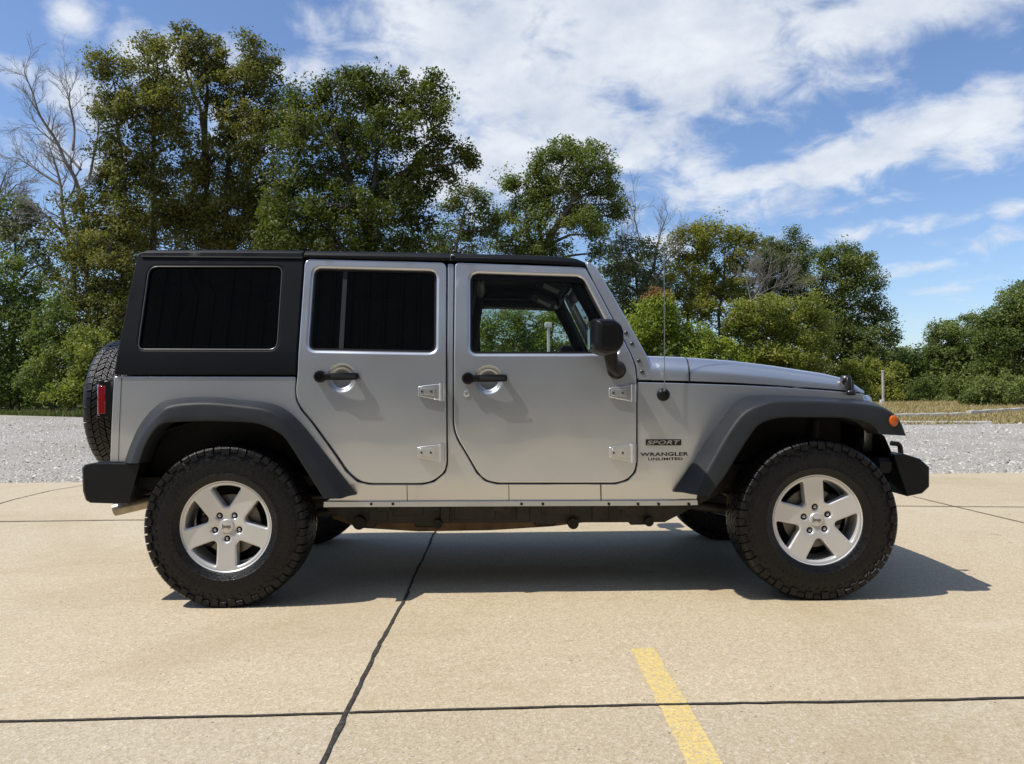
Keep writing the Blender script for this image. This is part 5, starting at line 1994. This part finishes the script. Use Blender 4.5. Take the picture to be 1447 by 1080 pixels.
def twigs(W, p, d, L, r, rg, lev, spread=.55, up=.10):
    k = 5
    pts = [np.array(p)]
    dd = np.array(d)/np.linalg.norm(d)
    for i in range(k):
        dd = dd+rg.normal(0, .10, 3)+np.array([0, 0, up*.3]); dd /= np.linalg.norm(dd)
        pts.append(pts[-1]+dd*L/k)
    rr = np.linspace(r, r*.42, k+1)
    W.tube(pts, rr, 5 if r > .03 else 4, caps=False)
    if lev <= 0: return
    for i in range(1, k+1):
        for _ in range(1 if (i < k) else 2):
            if i < 2 and rg.random() < .4: continue
            ax = rg.normal(0, 1, 3); ax -= dd*(ax @ dd); ax /= np.linalg.norm(ax)
            nd = dd*math.cos(spread)+ax*math.sin(spread)*rg.uniform(.6, 1.35)
            twigs(W, pts[i], nd, L*rg.uniform(.42, .66), max(rr[i]*.56, .007), rg, lev-1, spread, up)


def bare(name, label, Y, lines, seed, r0=.16, lev=2, tw=2.2, group=None, base=None):
    """leafless tree: traced main limbs, then twigs"""
    rg = np.random.default_rng(seed)
    bz = float(terrain(0, Y))
    x0 = at_y(np.array(float(lines[0][0][0])), np.array(550.), Y)[0]
    root = empty(name, (x0, Y, bz))
    tag(root, label, 'tree', group)
    for li, ln in enumerate(lines):
        W = MB()
        pts = []
        for (x_, y_) in ln:
            p = at_y(np.array(float(x_)), np.array(float(y_ if y_ else 585)), Y)
            if y_ is None: p[2] = bz-.3
            pts.append(p)
        pts = np.array(pts)
        pts[1:, 1] += np.cumsum(rg.normal(0, .35, len(pts)-1))
        path = catmull(pts, max(8, len(pts)*4))
        ra = r0*(1 if li == 0 else .55)
        rad = np.linspace(ra, .022, len(path))
        W.tube(path, rad, 8, caps=False)
        for i in range(len(path)//3, len(path)):
            for _ in range(1 if rg.random() < .85 else 0):
                dd = path[min(i+1, len(path)-1)]-path[i-1]; dd /= np.linalg.norm(dd)
                ax = rg.normal(0, 1, 3); ax[1] *= .8; ax -= dd*(ax @ dd); ax /= np.linalg.norm(ax)
                twigs(W, path[i], dd*.75+ax*.75, tw*rg.uniform(.6, 1.2), max(rad[i]*.5, .018), rg, lev)
        W.build('limb' if li else 'trunk', PALEBARK, root, smooth=60, fix=False)
    return root


def c1(*b): return [(x/3, y/3+26, r, s) for x, y, r, s in b]


# left: leafless grey trees
bare('leafless_tree', 'leafless grey tree leaning left, its forked limbs bare against the sky', 38,
     [[(97, None), (95, 400), (92, 310), (86, 262), (80, 230), (74, 205)], [(86, 262), (60, 246), (38, 232), (22, 222)], [(89, 290), (104, 270), (118, 255)], [(93, 335), (70, 308), (52, 292)]], 3, .15, 2, 1.3)
bare('leafless_tree', 'taller leafless grey tree with a pale trunk touching the left edge of the olive crown', 39.5,
     [[(130, None), (128, 340), (124, 270), (114, 240), (103, 212), (93, 185), (84, 155), (78, 132)], [(126, 255), (135, 220), (138, 190), (142, 170)], [(103, 212), (98, 175), (102, 145), (104, 128)], [(114, 240), (82, 208), (56, 186), (38, 172)]], 8, .15, 2, 1.35)
bare('leafless_tree', 'small leafless tree cut by the left edge of the photograph', 41,
     [[(-22, None), (-14, 330), (-8, 290), (2, 270), (10, 255)], [(-8, 292), (8, 278), (22, 272)], [(-10, 310), (-5, 265), (2, 240)]], 12, .13, 2, 1.1)

# left: tall olive trees
tree('tall_tree', 'tall thin olive brown tree with airy crown above the rear of the car', 'tree', (214, 583), 39,
     c1((640, 110, 20, 18), (680, 130, 20, 20), (470, 205, 30, 20), (430, 220, 16, 16), (640, 250, 30, 24), (720, 290, 36, 26), (600, 320, 36, 26), (500, 370, 30, 22), (460, 330, 20, 16), (760, 380, 34, 28), (640, 400, 40, 28), (540, 460, 36, 24), (700, 490, 36, 26), (470, 560, 26, 24), (590, 560, 34, 26), (780, 520, 28, 26), (520, 660, 36, 24), (640, 650, 36, 24), (740, 620, 30, 24), (450, 640, 20, 18), (430, 740, 26, 24), (560, 760, 40, 26), (690, 760, 36, 26), (400, 840, 30, 30), (520, 880, 40, 30), (650, 880, 40, 30), (380, 960, 36, 30), (500, 990, 40, 30)),
     'olive', 21, .22, 1.0, .54, 34, trunks=[[(213, None), (212, 420), (213, 250), (214, 150), (216, 90)], [(185, None), (186, 350), (180, 240), (165, 120)]], tr=.21, group=None)
tree('tall_tree', 'tallest tree, sparse dark green crown split into open plumes with sky between them', 'tree', (300, 583), 41,
     c1((780, 85, 18, 16), (860, 105, 22, 18), (830, 160, 26, 20), (780, 160, 18, 16), (900, 170, 24, 22), (850, 230, 24, 22), (920, 240, 20, 22), (1080, 130, 20, 14), (1130, 170, 14, 18), (1060, 190, 22, 18), (1110, 220, 22, 16), (1040, 260, 24, 20), (980, 300, 24, 20), (1090, 300, 26, 20), (1160, 310, 22, 18), (900, 320, 18, 18), (860, 340, 16, 20), (960, 390, 28, 22), (1060, 390, 34, 24), (1160, 390, 28, 22), (980, 470, 26, 20), (1080, 480, 36, 26), (1180, 460, 30, 24), (1000, 570, 36, 26), (900, 600, 34, 30), (1120, 580, 40, 30), (820, 650, 30, 28), (960, 680, 40, 28), (1080, 700, 40, 30), (850, 780, 36, 30), (980, 800, 44, 30), (1110, 820, 44, 34), (760, 870, 36, 34), (880, 900, 40, 36), (1030, 920, 46, 36)),
     'olive', 22, .22, .95, .50, 32, trunks=[[(292, None), (291, 330), (290, 220), (272, 130), (258, 70)], [(318, None), (318, 300), (325, 190), (345, 120), (362, 75)], [(291, 240), (292, 150), (290, 80)]], tr=.22)
# the big dense tree
tree('broad_tree', 'broad dense dark green tree rising above the middle of the car roof', 'tree', (515, 583), 37,
     [(515, 112, 16, 12), (495, 112, 12, 10), (490, 135, 34, 22), (540, 122, 26, 18), (575, 120, 22, 18), (610, 125, 16, 14), (622, 138, 12, 14), (590, 145, 34, 26), (540, 155, 40, 30), (480, 165, 40, 30), (430, 150, 14, 20), (408, 135, 12, 16), (454, 135, 10, 18), (405, 175, 22, 30), (440, 190, 36, 30), (500, 205, 44, 34), (560, 200, 44, 34), (610, 180, 24, 26), (620, 205, 22, 22), (645, 212, 18, 14), (662, 228, 10, 12), (638, 238, 24, 16), (600, 240, 34, 26), (550, 255, 44, 32), (480, 255, 50, 36), (420, 245, 36, 36), (600, 275, 22, 20), (560, 295, 40, 30), (500, 305, 48, 34), (435, 300, 44, 36), (395, 290, 30, 34), (590, 310, 22, 26), (540, 345, 46, 30), (470, 350, 48, 30), (405, 345, 40, 30), (590, 345, 26, 24)],
     'deep', 23, .23, 1.15, .58, 40, trunks=[[(515, None), (520, 340), (530, 260), (535, 170)], [(520, 330), (490, 240), (470, 170)], [(525, 300), (580, 240), (610, 200)]], tr=.30)
tree('slender_tree', 'slim see-through tree between the broad dark tree and the rounded tree', 'tree', (640, 575), 42,
     [(650, 282, 18, 14), (668, 275, 16, 12), (685, 282, 14, 12), (640, 300, 18, 16), (665, 302, 22, 16), (690, 302, 14, 16), (632, 325, 18, 16), (655, 328, 22, 16), (678, 326, 18, 16), (620, 345, 18, 16), (645, 350, 22, 16), (668, 348, 18, 14), (695, 325, 10, 12)],
     'mid', 24, .20, .80, .52, 34, trunks=[[(640, None), (642, 380), (655, 310), (668, 272)]], tr=.13)
tree('rounded_tree', 'tall rounded tree standing alone above the front of the car roof', 'tree', (775, 575), 44,
     [(800, 205, 26, 14), (782, 215, 20, 14), (830, 212, 20, 12), (770, 232, 26, 18), (808, 228, 34, 20), (848, 222, 16, 14), (858, 245, 14, 18), (835, 245, 26, 18), (755, 250, 22, 18), (790, 252, 30, 20), (865, 262, 10, 14), (745, 272, 22, 18), (775, 275, 26, 18), (822, 270, 30, 20), (850, 275, 20, 16), (716, 262, 8, 8), (724, 258, 6, 6), (738, 292, 24, 18), (765, 300, 22, 18), (800, 295, 30, 20), (838, 295, 26, 18), (868, 292, 14, 16), (718, 308, 16, 16), (742, 320, 28, 18), (810, 318, 34, 20), (850, 315, 22, 18), (875, 308, 8, 12), (722, 338, 22, 18), (750, 345, 30, 18), (785, 345, 26, 18), (838, 336, 22, 18), (848, 356, 14, 12), (705, 350, 14, 14), (760, 365, 40, 18)],
     'mid', 25, .21, 1.05, .58, 42, trunks=[[(775, None), (772, 380), (763, 310), (785, 255), (803, 225)], [(772, 350), (800, 300), (835, 250)], [(774, 400), (745, 330), (740, 290)]], tr=.24)
# behind the windscreen
tree('ragged_tree', 'ragged grey green tree behind the windscreen with half bare limbs', 'tree', (900, 570), 46,
     [(885, 340, 16, 14), (870, 352, 14, 12), (900, 350, 20, 14), (925, 360, 16, 14), (868, 378, 20, 16), (895, 378, 22, 16), (922, 385, 18, 16), (875, 402, 22, 18), (905, 408, 24, 18), (930, 412, 16, 16), (885, 432, 26, 18), (915, 440, 26, 18), (890, 462, 28, 20), (860, 430, 20, 20), (925, 470, 24, 20)],
     'grey', 26, .20, .95, .55, 36, trunks=[[(900, None), (905, 430), (897, 372), (886, 340)], [(905, 420), (925, 380), (932, 350)]], tr=.15)
bare('leafless_tree', 'leafless tree behind the windscreen with thin grey twigs above the yellowish tree', 47,
     [[(925, None), (926, 430), (925, 370), (930, 335), (936, 310)], [(926, 400), (940, 370), (958, 355), (970, 345)], [(925, 380), (908, 345), (898, 305), (897, 295)], [(925, 395), (895, 365), (878, 345)]], 14, .11, 2, 1.5)
tree('yellowish_tree', 'yellowish green tree above the bonnet just right of the aerial', 'tree', (985, 572), 47,
     [(982, 320, 18, 10), (965, 328, 14, 12), (1000, 322, 16, 12), (1022, 326, 20, 12), (1042, 330, 16, 12), (955, 342, 16, 14), (985, 340, 22, 14), (1012, 345, 24, 14), (1045, 345, 20, 14), (1064, 340, 12, 14), (962, 362, 20, 14), (995, 365, 26, 16), (1028, 365, 24, 16), (1056, 362, 20, 14), (952, 382, 16, 14), (980, 388, 20, 14), (1012, 388, 26, 16), (1042, 388, 20, 16), (965, 408, 20, 14), (1000, 412, 22, 14), (1030, 412, 20, 14), (985, 440, 30, 18)],
     'yellow', 27, .20, .92, .50, 38, trunks=[[(978, None), (976, 420), (985, 360), (990, 330)], [(1018, None), (1020, 420), (1025, 350)]], tr=.16)
tree('dark_conifer', 'dusky blue green tree between the yellowish tree and the oak above the bonnet', 'tree', (1100, 570), 49,
     [(1118, 336, 8, 10), (1112, 346, 14, 12), (1090, 344, 14, 12), (1130, 352, 14, 12), (1080, 356, 16, 12), (1105, 360, 22, 14), (1135, 366, 16, 14), (1088, 374, 22, 14), (1118, 378, 26, 14), (1142, 382, 14, 14), (1075, 380, 16, 14), (1100, 394, 28, 14), (1130, 398, 24, 14), (1078, 402, 20, 16), (1110, 414, 30, 16), (1138, 418, 22, 16)],
     'pine', 28, .17, 1.15, .46, 46, trunks=[[(1105, None), (1105, 430), (1112, 345)]], tr=.2, sag=-.2)
tree('oak_tree', 'rounded mid green tree ending the row above the headlamps, its right side feathery', 'tree', (1195, 570), 46,
     [(1194, 354, 16, 10), (1178, 362, 16, 12), (1212, 364, 18, 12), (1230, 374, 12, 12), (1162, 376, 14, 14), (1190, 376, 22, 14), (1216, 384, 20, 14), (1160, 396, 18, 14), (1186, 400, 24, 16), (1222, 402, 22, 14), (1240, 396, 10, 14), (1165, 420, 20, 16), (1195, 424, 28, 16), (1230, 424, 20, 16), (1244, 438, 12, 14), (1175, 446, 22, 18), (1208, 448, 28, 18), (1238, 456, 18, 14), (1252, 470, 14, 8), (1256, 478, 14, 6), (1195, 474, 30, 18), (1228, 478, 24, 14), (1240, 488, 18, 10), (1175, 475, 22, 18), (1210, 498, 34, 16), (1180, 505, 30, 16), (1225, 518, 30, 14)],
     'mid', 29, .19, 1.08, .50, 42, grow=1.08, trunks=[[(1195, None), (1196, 470), (1195, 400), (1194, 362)]], tr=.22)
# shrubs in front of them
tree('vine_mound', 'bright green creeper mound behind the aerial with a rusty red top', 'bush', (945, 572), 40,
     [(925, 428, 22, 14), (908, 445, 18, 18), (945, 440, 20, 14), (920, 458, 26, 18), (955, 462, 26, 18), (900, 470, 18, 20), (978, 470, 22, 14), (935, 482, 34, 20), (985, 485, 32, 18), (1012, 486, 24, 14), (910, 495, 28, 20), (960, 500, 36, 20), (1005, 505, 36, 18), (1040, 502, 24, 14), (930, 520, 40, 20), (985, 525, 40, 20), (1035, 525, 36, 18)],
     'bright', 31, .19, 1.25, .50, 44, tr=.08)
tree('rusty_creeper', 'rusty red dying creeper patch on top of the bright green mound', 'bush', (927, 572), 39.6, [(927, 415, 14, 5), (918, 420, 10, 5), (940, 419, 10, 5)], 'rust', 32, .17, 1.0, .34, 26, tr=.04)
tree('leafy_shrub', 'wide pale green leafy shrub above the middle of the bonnet', 'bush', (1110, 572), 41,
     [(1050, 440, 24, 14), (1075, 432, 24, 12), (1102, 428, 22, 12), (1130, 434, 22, 14), (1152, 446, 20, 14), (1040, 455, 22, 16), (1068, 454, 28, 16), (1100, 450, 30, 16), (1132, 456, 28, 16), (1160, 462, 18, 16), (1055, 475, 30, 16), (1090, 474, 32, 18), (1125, 478, 32, 18), (1155, 484, 26, 16), (1075, 498, 34, 18), (1110, 502, 36, 18), (1148, 506, 34, 18), (1060, 512, 30, 18), (1095, 525, 40, 18), (1140, 528, 40, 18)],
     'shrub', 33, .19, 1.15, .48, 42, tr=.07, sag=.1)
bare('dead_branches', 'tangle of bare silvery dead branches between the yellowish tree and the pale shrub', 43,
     [[(1060, None), (1062, 440), (1070, 415), (1082, 395), (1090, 380)], [(1062, 425), (1080, 412), (1098, 405), (1112, 402)], [(1062, 430), (1058, 405), (1056, 385)], [(1064, 425), (1078, 402), (1074, 380)]], 17, .07, 2, 1.3)
tree('roadside_bush', 'green bush beside the thin grey post at the end of the tree row', 'bush', (1205, 572), 43,
     [(1190, 528, 22, 14), (1215, 522, 22, 14), (1238, 530, 20, 14), (1262, 528, 16, 14), (1205, 545, 30, 16), (1235, 548, 28, 14), (1262, 548, 16, 14), (1220, 562, 34, 12)], 'shrub', 34, .17, 1.2, .40, 40, tr=.05, grow=1.1)
tree('roadside_bush', 'dark green bush filling the foot of the skyline gap behind the thin grey post', 'bush', (1285, 570), 49, [(1258, 505, 18, 14), (1245, 520, 20, 16), (1272, 518, 22, 14), (1296, 514, 20, 12), (1260, 540, 30, 16), (1292, 536, 30, 16), (1320, 532, 24, 14), (1280, 556, 44, 12)], 'far', 61, .18, 1.15, .44, 40, tr=.05)
# far right
tree('distant_tree', 'low far tree in the skyline gap, the farthest and lowest of all', 'tree', (1285, 566), 56,
     [(1262, 508, 16, 10), (1278, 502, 16, 9), (1296, 504, 16, 9), (1312, 506, 14, 9), (1268, 520, 20, 12), (1295, 520, 22, 12), (1318, 520, 16, 12), (1280, 538, 26, 14), (1310, 538, 26, 14), (1290, 556, 34, 12)], 'far', 35, .19, 1.2, .5, 38, tr=.12, grow=1.22)
tree('distant_tree', 'dark rounded tree on the slope of the right hand tree line next to the gap', 'tree', (1345, 570), 46,
     [(1330, 472, 12, 10), (1345, 462, 16, 9), (1366, 456, 14, 8), (1322, 486, 14, 12), (1345, 482, 22, 14), (1370, 474, 20, 14), (1325, 506, 20, 14), (1352, 504, 24, 16), (1378, 498, 20, 16), (1330, 528, 24, 14), (1360, 528, 26, 16), (1385, 524, 20, 14), (1335, 552, 28, 14), (1368, 552, 30, 14)], 'far', 36, .19, 1.2, .48, 42, tr=.18, grow=1.22)
tree('distant_tree', 'tall green tree cut by the right edge, highest of its tree line', 'tree', (1430, 575), 40,
     [(1442, 416, 16, 10), (1425, 428, 16, 12), (1460, 414, 18, 12), (1405, 446, 16, 12), (1388, 458, 12, 10), (1430, 448, 24, 16), (1460, 440, 22, 16), (1400, 468, 22, 14), (1435, 472, 26, 18), (1465, 468, 22, 18), (1395, 492, 22, 16), (1425, 498, 28, 18), (1460, 498, 26, 18), (1400, 518, 26, 16), (1438, 525, 30, 18), (1475, 525, 26, 18), (1405, 545, 28, 14), (1440, 552, 32, 16), (1475, 552, 28, 16)], 'far', 37, .19, 1.2, .48, 44, tr=.22, grow=1.22)
tree('roadside_bush', 'rounded dark green bush at the foot of the right hand tree line', 'bush', (1400, 577), 33,
     [(1372, 560, 16, 12), (1390, 545, 16, 16), (1412, 558, 18, 12), (1436, 542, 20, 18), (1455, 560, 18, 12), (1395, 570, 30, 8), (1442, 572, 30, 8)], 'far', 38, .15, 1.3, .34, 40, tr=.04)
tree('roadside_bush', 'low uneven bush below the gap in the tree line beside the dry grass', 'bush', (1310, 570), 42,
     [(1284, 556, 14, 12), (1302, 546, 14, 16), (1322, 556, 16, 12), (1340, 544, 14, 18), (1358, 560, 16, 10), (1310, 566, 34, 7)], 'far', 39, .15, 1.2, .36, 38, tr=.04)
# left edge
tree('grey_green_tree', 'grey green low tree at the left edge below the leafless branches', 'tree', (25, 583), 40,
     [(12, 282, 20, 14), (34, 290, 16, 14), (-12, 290, 24, 16), (52, 312, 14, 16), (20, 312, 26, 18), (-10, 322, 26, 18), (60, 338, 18, 18), (30, 342, 26, 18), (0, 352, 28, 18), (75, 365, 16, 20), (45, 372, 26, 18), (-25, 370, 30, 24)], 'grey', 41, .20, .95, .55, 38, tr=.16)
tree('leafy_bush', 'large green bush at the left edge in front of the olive trees', 'bush', (15, 583), 35.5,
     [(8, 378, 26, 24), (-22, 395, 28, 26), (30, 402, 24, 24), (0, 425, 34, 26), (38, 440, 26, 24), (-20, 458, 34, 28), (18, 468, 36, 26), (50, 480, 24, 24), (-10, 505, 40, 28), (28, 515, 36, 26), (0, 545, 44, 26), (38, 552, 30, 20), (-40, 545, 36, 26)], 'bright' if False else 'far', 42, .20, 1.2, .52, 44, tr=.09)
tree('leafy_bush', 'yellowish leafy bush beside the spare tyre', 'bush', (128, 585), 33,
     [(120, 478, 22, 16), (142, 495, 22, 18), (105, 500, 22, 18), (128, 518, 28, 18), (155, 525, 24, 20), (100, 532, 24, 18), (125, 548, 32, 18), (155, 558, 28, 16), (95, 560, 26, 14)], 'shrub', 43, .17, 1.2, .42, 42, tr=.06)
tree('leafy_bush', 'shaggy green bush between the left edge bush and the yellowish bush', 'bush', (72, 584), 34,
     [(68, 455, 22, 20), (90, 440, 20, 20), (60, 485, 26, 22), (88, 478, 24, 22), (72, 512, 30, 20), (55, 535, 26, 18), (82, 545, 28, 18), (62, 562, 32, 14)], 'far', 44, .18, 1.15, .44, 42, tr=.06)
tree('leafy_bush', 'tall brownish olive thicket right behind the rear window and spare wheel', 'bush', (165, 584), 37,
     [(130, 345, 26, 26), (165, 355, 28, 26), (105, 372, 22, 24), (140, 392, 30, 26), (175, 400, 28, 26), (110, 415, 26, 22), (145, 430, 32, 24), (180, 445, 28, 26), (120, 452, 28, 20), (155, 470, 32, 22), (200, 400, 30, 30), (210, 460, 30, 34), (185, 500, 34, 26)], 'olive', 45, .19, 1.1, .52, 42, tr=.08)

tree('thicket', 'brownish thicket filling the space under the tall olive trees behind the roof', 'thicket', (300, 584), 43,
     [(190, 310, 34, 26), (240, 300, 34, 26), (290, 305, 34, 28), (340, 300, 34, 28), (385, 305, 30, 28), (170, 345, 36, 26), (220, 345, 38, 28), (275, 345, 38, 28), (330, 345, 38, 28), (385, 345, 36, 28), (190, 390, 44, 30), (250, 390, 44, 30), (310, 390, 44, 30), (370, 390, 44, 30), (430, 380, 40, 30), (200, 450, 60, 40), (300, 450, 60, 40), (400, 450, 60, 40), (120, 400, 40, 40), (130, 480, 44, 44)], 'olive', 51, .21, .85, .62, 40, tr=.08)
tree('thicket', 'mid green thicket filling the space between the windscreen and the dark conifer', 'thicket', (960, 572), 49.5,
     [(875, 375, 24, 18), (905, 372, 24, 18), (935, 395, 26, 20), (968, 400, 26, 20), (1005, 402, 28, 20), (1045, 400, 28, 20), (860, 400, 26, 22), (880, 440, 34, 26), (930, 430, 28, 24), (965, 430, 28, 22), (1005, 430, 30, 22), (1045, 425, 30, 22), (1075, 430, 26, 22), (900, 480, 44, 30), (960, 480, 44, 30), (1030, 475, 44, 30), (1095, 455, 40, 26), (1150, 470, 40, 30)], 'mid', 52, .20, .85, .58, 38, tr=.07)
tree('thicket', 'dark green thicket under the broad dark tree just above the roof', 'thicket', (560, 580), 44,
     [(420, 345, 36, 26), (470, 345, 40, 26), (530, 340, 40, 28), (585, 345, 36, 26), (640, 360, 30, 18), (440, 400, 60, 34), (530, 400, 60, 34), (620, 400, 60, 34), (700, 400, 50, 30), (780, 400, 50, 26)], 'deep', 53, .21, .85, .62, 40, tr=.08)

# thick growth under and behind the trees, seen past the car
def undergrowth():
    rg = np.random.default_rng(77)
    Pts, T = [], []
    n = 5200
    x = rg.uniform(-95, 90, n); y = 45+rg.normal(0, 2.2, n)+np.where(x > 18, 4, 0)
    hmax = np.where(x < 8, 4.6, np.where(x < 20, 4.2, 3.0))*(.72+.28*np.sin(x*.7)+.15*np.sin(x*1.9+1))
    z = rg.random(n)**.8*hmax
    m_ = 34
    C = np.stack([x, y, terrain(x, y)+z], 1)
    off = rg.normal(0, .38, (n, m_, 3))*np.array([1.2, 1.2, .8])
    P = (C[:, None]+off).reshape(-1, 3)
    tt = np.repeat(np.clip(.45+rg.normal(0, .2, n), 0, 1), m_)
    keep = P[:, 2] > .1
    V, F, t = leaves(P[keep], .24, rg, .3, tt[keep])
    me = mesh_np(V, F, t, 1, 'undergrowth')
    me.materials.append(leaf_mat('far', PAL['far']))
    o = bpy.data.objects.new('undergrowth', me); COL.objects.link(o)
    tag(o, 'thick green undergrowth behind the trees and the car', 'undergrowth', kind='stuff')
undergrowth()
tree('window_bush', 'sunlit green bush seen through the front door window', 'bush', (735, 575), 34,
     [(690, 460, 24, 18), (720, 450, 24, 18), (755, 462, 24, 18), (790, 452, 24, 18), (820, 470, 22, 18), (700, 490, 28, 18), (740, 492, 28, 18), (785, 488, 30, 18), (825, 500, 26, 18), (715, 520, 34, 18), (770, 520, 36, 18)], 'bright', 46, .18, 1.1, .46, 42, tr=.06)

# ------------------------------------------------------------------ kerbs and posts
KERB = mat('pale_concrete_kerb', (.52, .50, .46), .85, var=.2, vscale=6, bump=.3, bscale=40)
def kerb(a, b, label, w=.16, h=.13):
    p, q = on_ground(*a), on_ground(*b)
    n = 24
    d = (q-p)[:2]; d /= np.linalg.norm(d); nn = np.array([-d[1], d[0]])*w/2
    rows = []
    for i in range(n+1):
        c = p+(q-p)*i/n
        zt = float(terrain(c[0], c[1]))
        hh = h*(1+.06*math.sin(i*1.7))
        rows.append([(c[0]-nn[0], c[1]-nn[1], zt-.05), (c[0]-nn[0], c[1]-nn[1], zt+hh-.02), (c[0]-nn[0]*.8, c[1]-nn[1]*.8, zt+hh), (c[0]+nn[0]*.8, c[1]+nn[1]*.8, zt+hh), (c[0]+nn[0], c[1]+nn[1], zt+hh-.02), (c[0]+nn[0], c[1]+nn[1], zt-.05)])
    mb = MB(); mb.grid(rows)
    for r_ in (rows[0], rows[-1]):
        k = mb.n; mb.v += r_; mb.n += len(r_); mb.f.append(tuple(range(k, k+len(r_))))
    o = mb.build('kerb', KERB, None, smooth=30)
    return tag(o, label, 'kerb')


kerb((1200, 591.5), (1361, 588.5), 'pale kerb length in the dry grass just behind the front wheel arch')
kerb((1369, 586.5), (1500, 578), 'pale kerb length in the dry grass running up to the right edge', .16, .15)
kerb((1215, 598.5), (1400, 598.8), 'low weathered kerb between the gravel lot and the dry grass', .14, .07)
kerb((-90, 580.5), (128, 588.5), 'thin pale kerb along the far left edge of the gravel by the bushes', .14, .06)


def post(px, py0, py1, w, label, capw, mt, basew=0):
    p = on_ground(px, py1)
    t = at_y(np.array(float(px)), np.array(float(py0)), p[1])
    mb = MB()
    h = t[2]-p[2]
    mb.box((p[0], p[1], p[2]+h/2-.1), (w, w, h+.2), w*.12)
    o = mb.build('post', mt)
    mb = MB(); mb.box((p[0], p[1], p[2]+h-capw*.25), (capw, capw, capw*.7), capw*.1); mb.build('post_cap', mt, o)
    if basew:
        mb = MB(); mb.box((p[0]-basew*.25, p[1], p[2]+basew*.6), (basew, basew*.8, basew*1.2), .02); mb.build('post_base', KERB, o)
    return tag(o, label, 'post')


post(1248, 524, 572, .10, 'thin grey weathered post by the bushes above the front wheel arch', .12, mat('weathered_grey_post', (.42, .40, .37), .9, var=.3, vscale=6), .22)
post(776, 457, 592, .10, 'white post with a square cap seen through the front door window', .26, mat('white_post_paint', (.66, .66, .63), .6, var=.08))

# ------------------------------------------------------------------ the metal building behind the photographer, mirrored in the windows
SIDING = mat('grey_green_metal_siding', (.19, .20, .19), .5, .2, var=.12, vscale=2)
bld = empty('metal_building', (1.0, -9.6, 0))
tag(bld, 'long dark ribbed metal building mirrored in the car windows', 'building')
mb = MB()
xs = []
x = -22.0
while x < 24:
    xs += [(x, 0), (x+.22, 0), (x+.245, .035), (x+.285, .035), (x+.305, 0)]
    x += .305
mb.grid([[(x, -9.6+d, 0), (x, -9.6+d, 7.0)] for x, d in xs])
mb.build('wall', SIDING, bld, smooth=0)
mb = MB()
mb.box((1.0, -10.2, 7.12), (47, 1.8, .25), .04); mb.box((1.0, -16.0, 3.5), (45.8, .3, 7.0)); mb.box((-21.9, -12.8, 3.5), (.2, 6.2, 7.0)); mb.box((23.9, -12.8, 3.5), (.2, 6.2, 7.0)); mb.box((1.0, -13.4, 7.3), (47, 6.4, .2))
mb.build('roof', SIDING, bld, smooth=0)
mb = MB(); mb.box((-3.2, -9.53, 1.8), (3.6, .06, 3.6), .02); mb.box((6.2, -9.53, 1.8), (3.6, .06, 3.6), .02)
mb.build('garage_door', mat('pale_roller_door', (.30, .31, .31), .5, var=.1), bld)
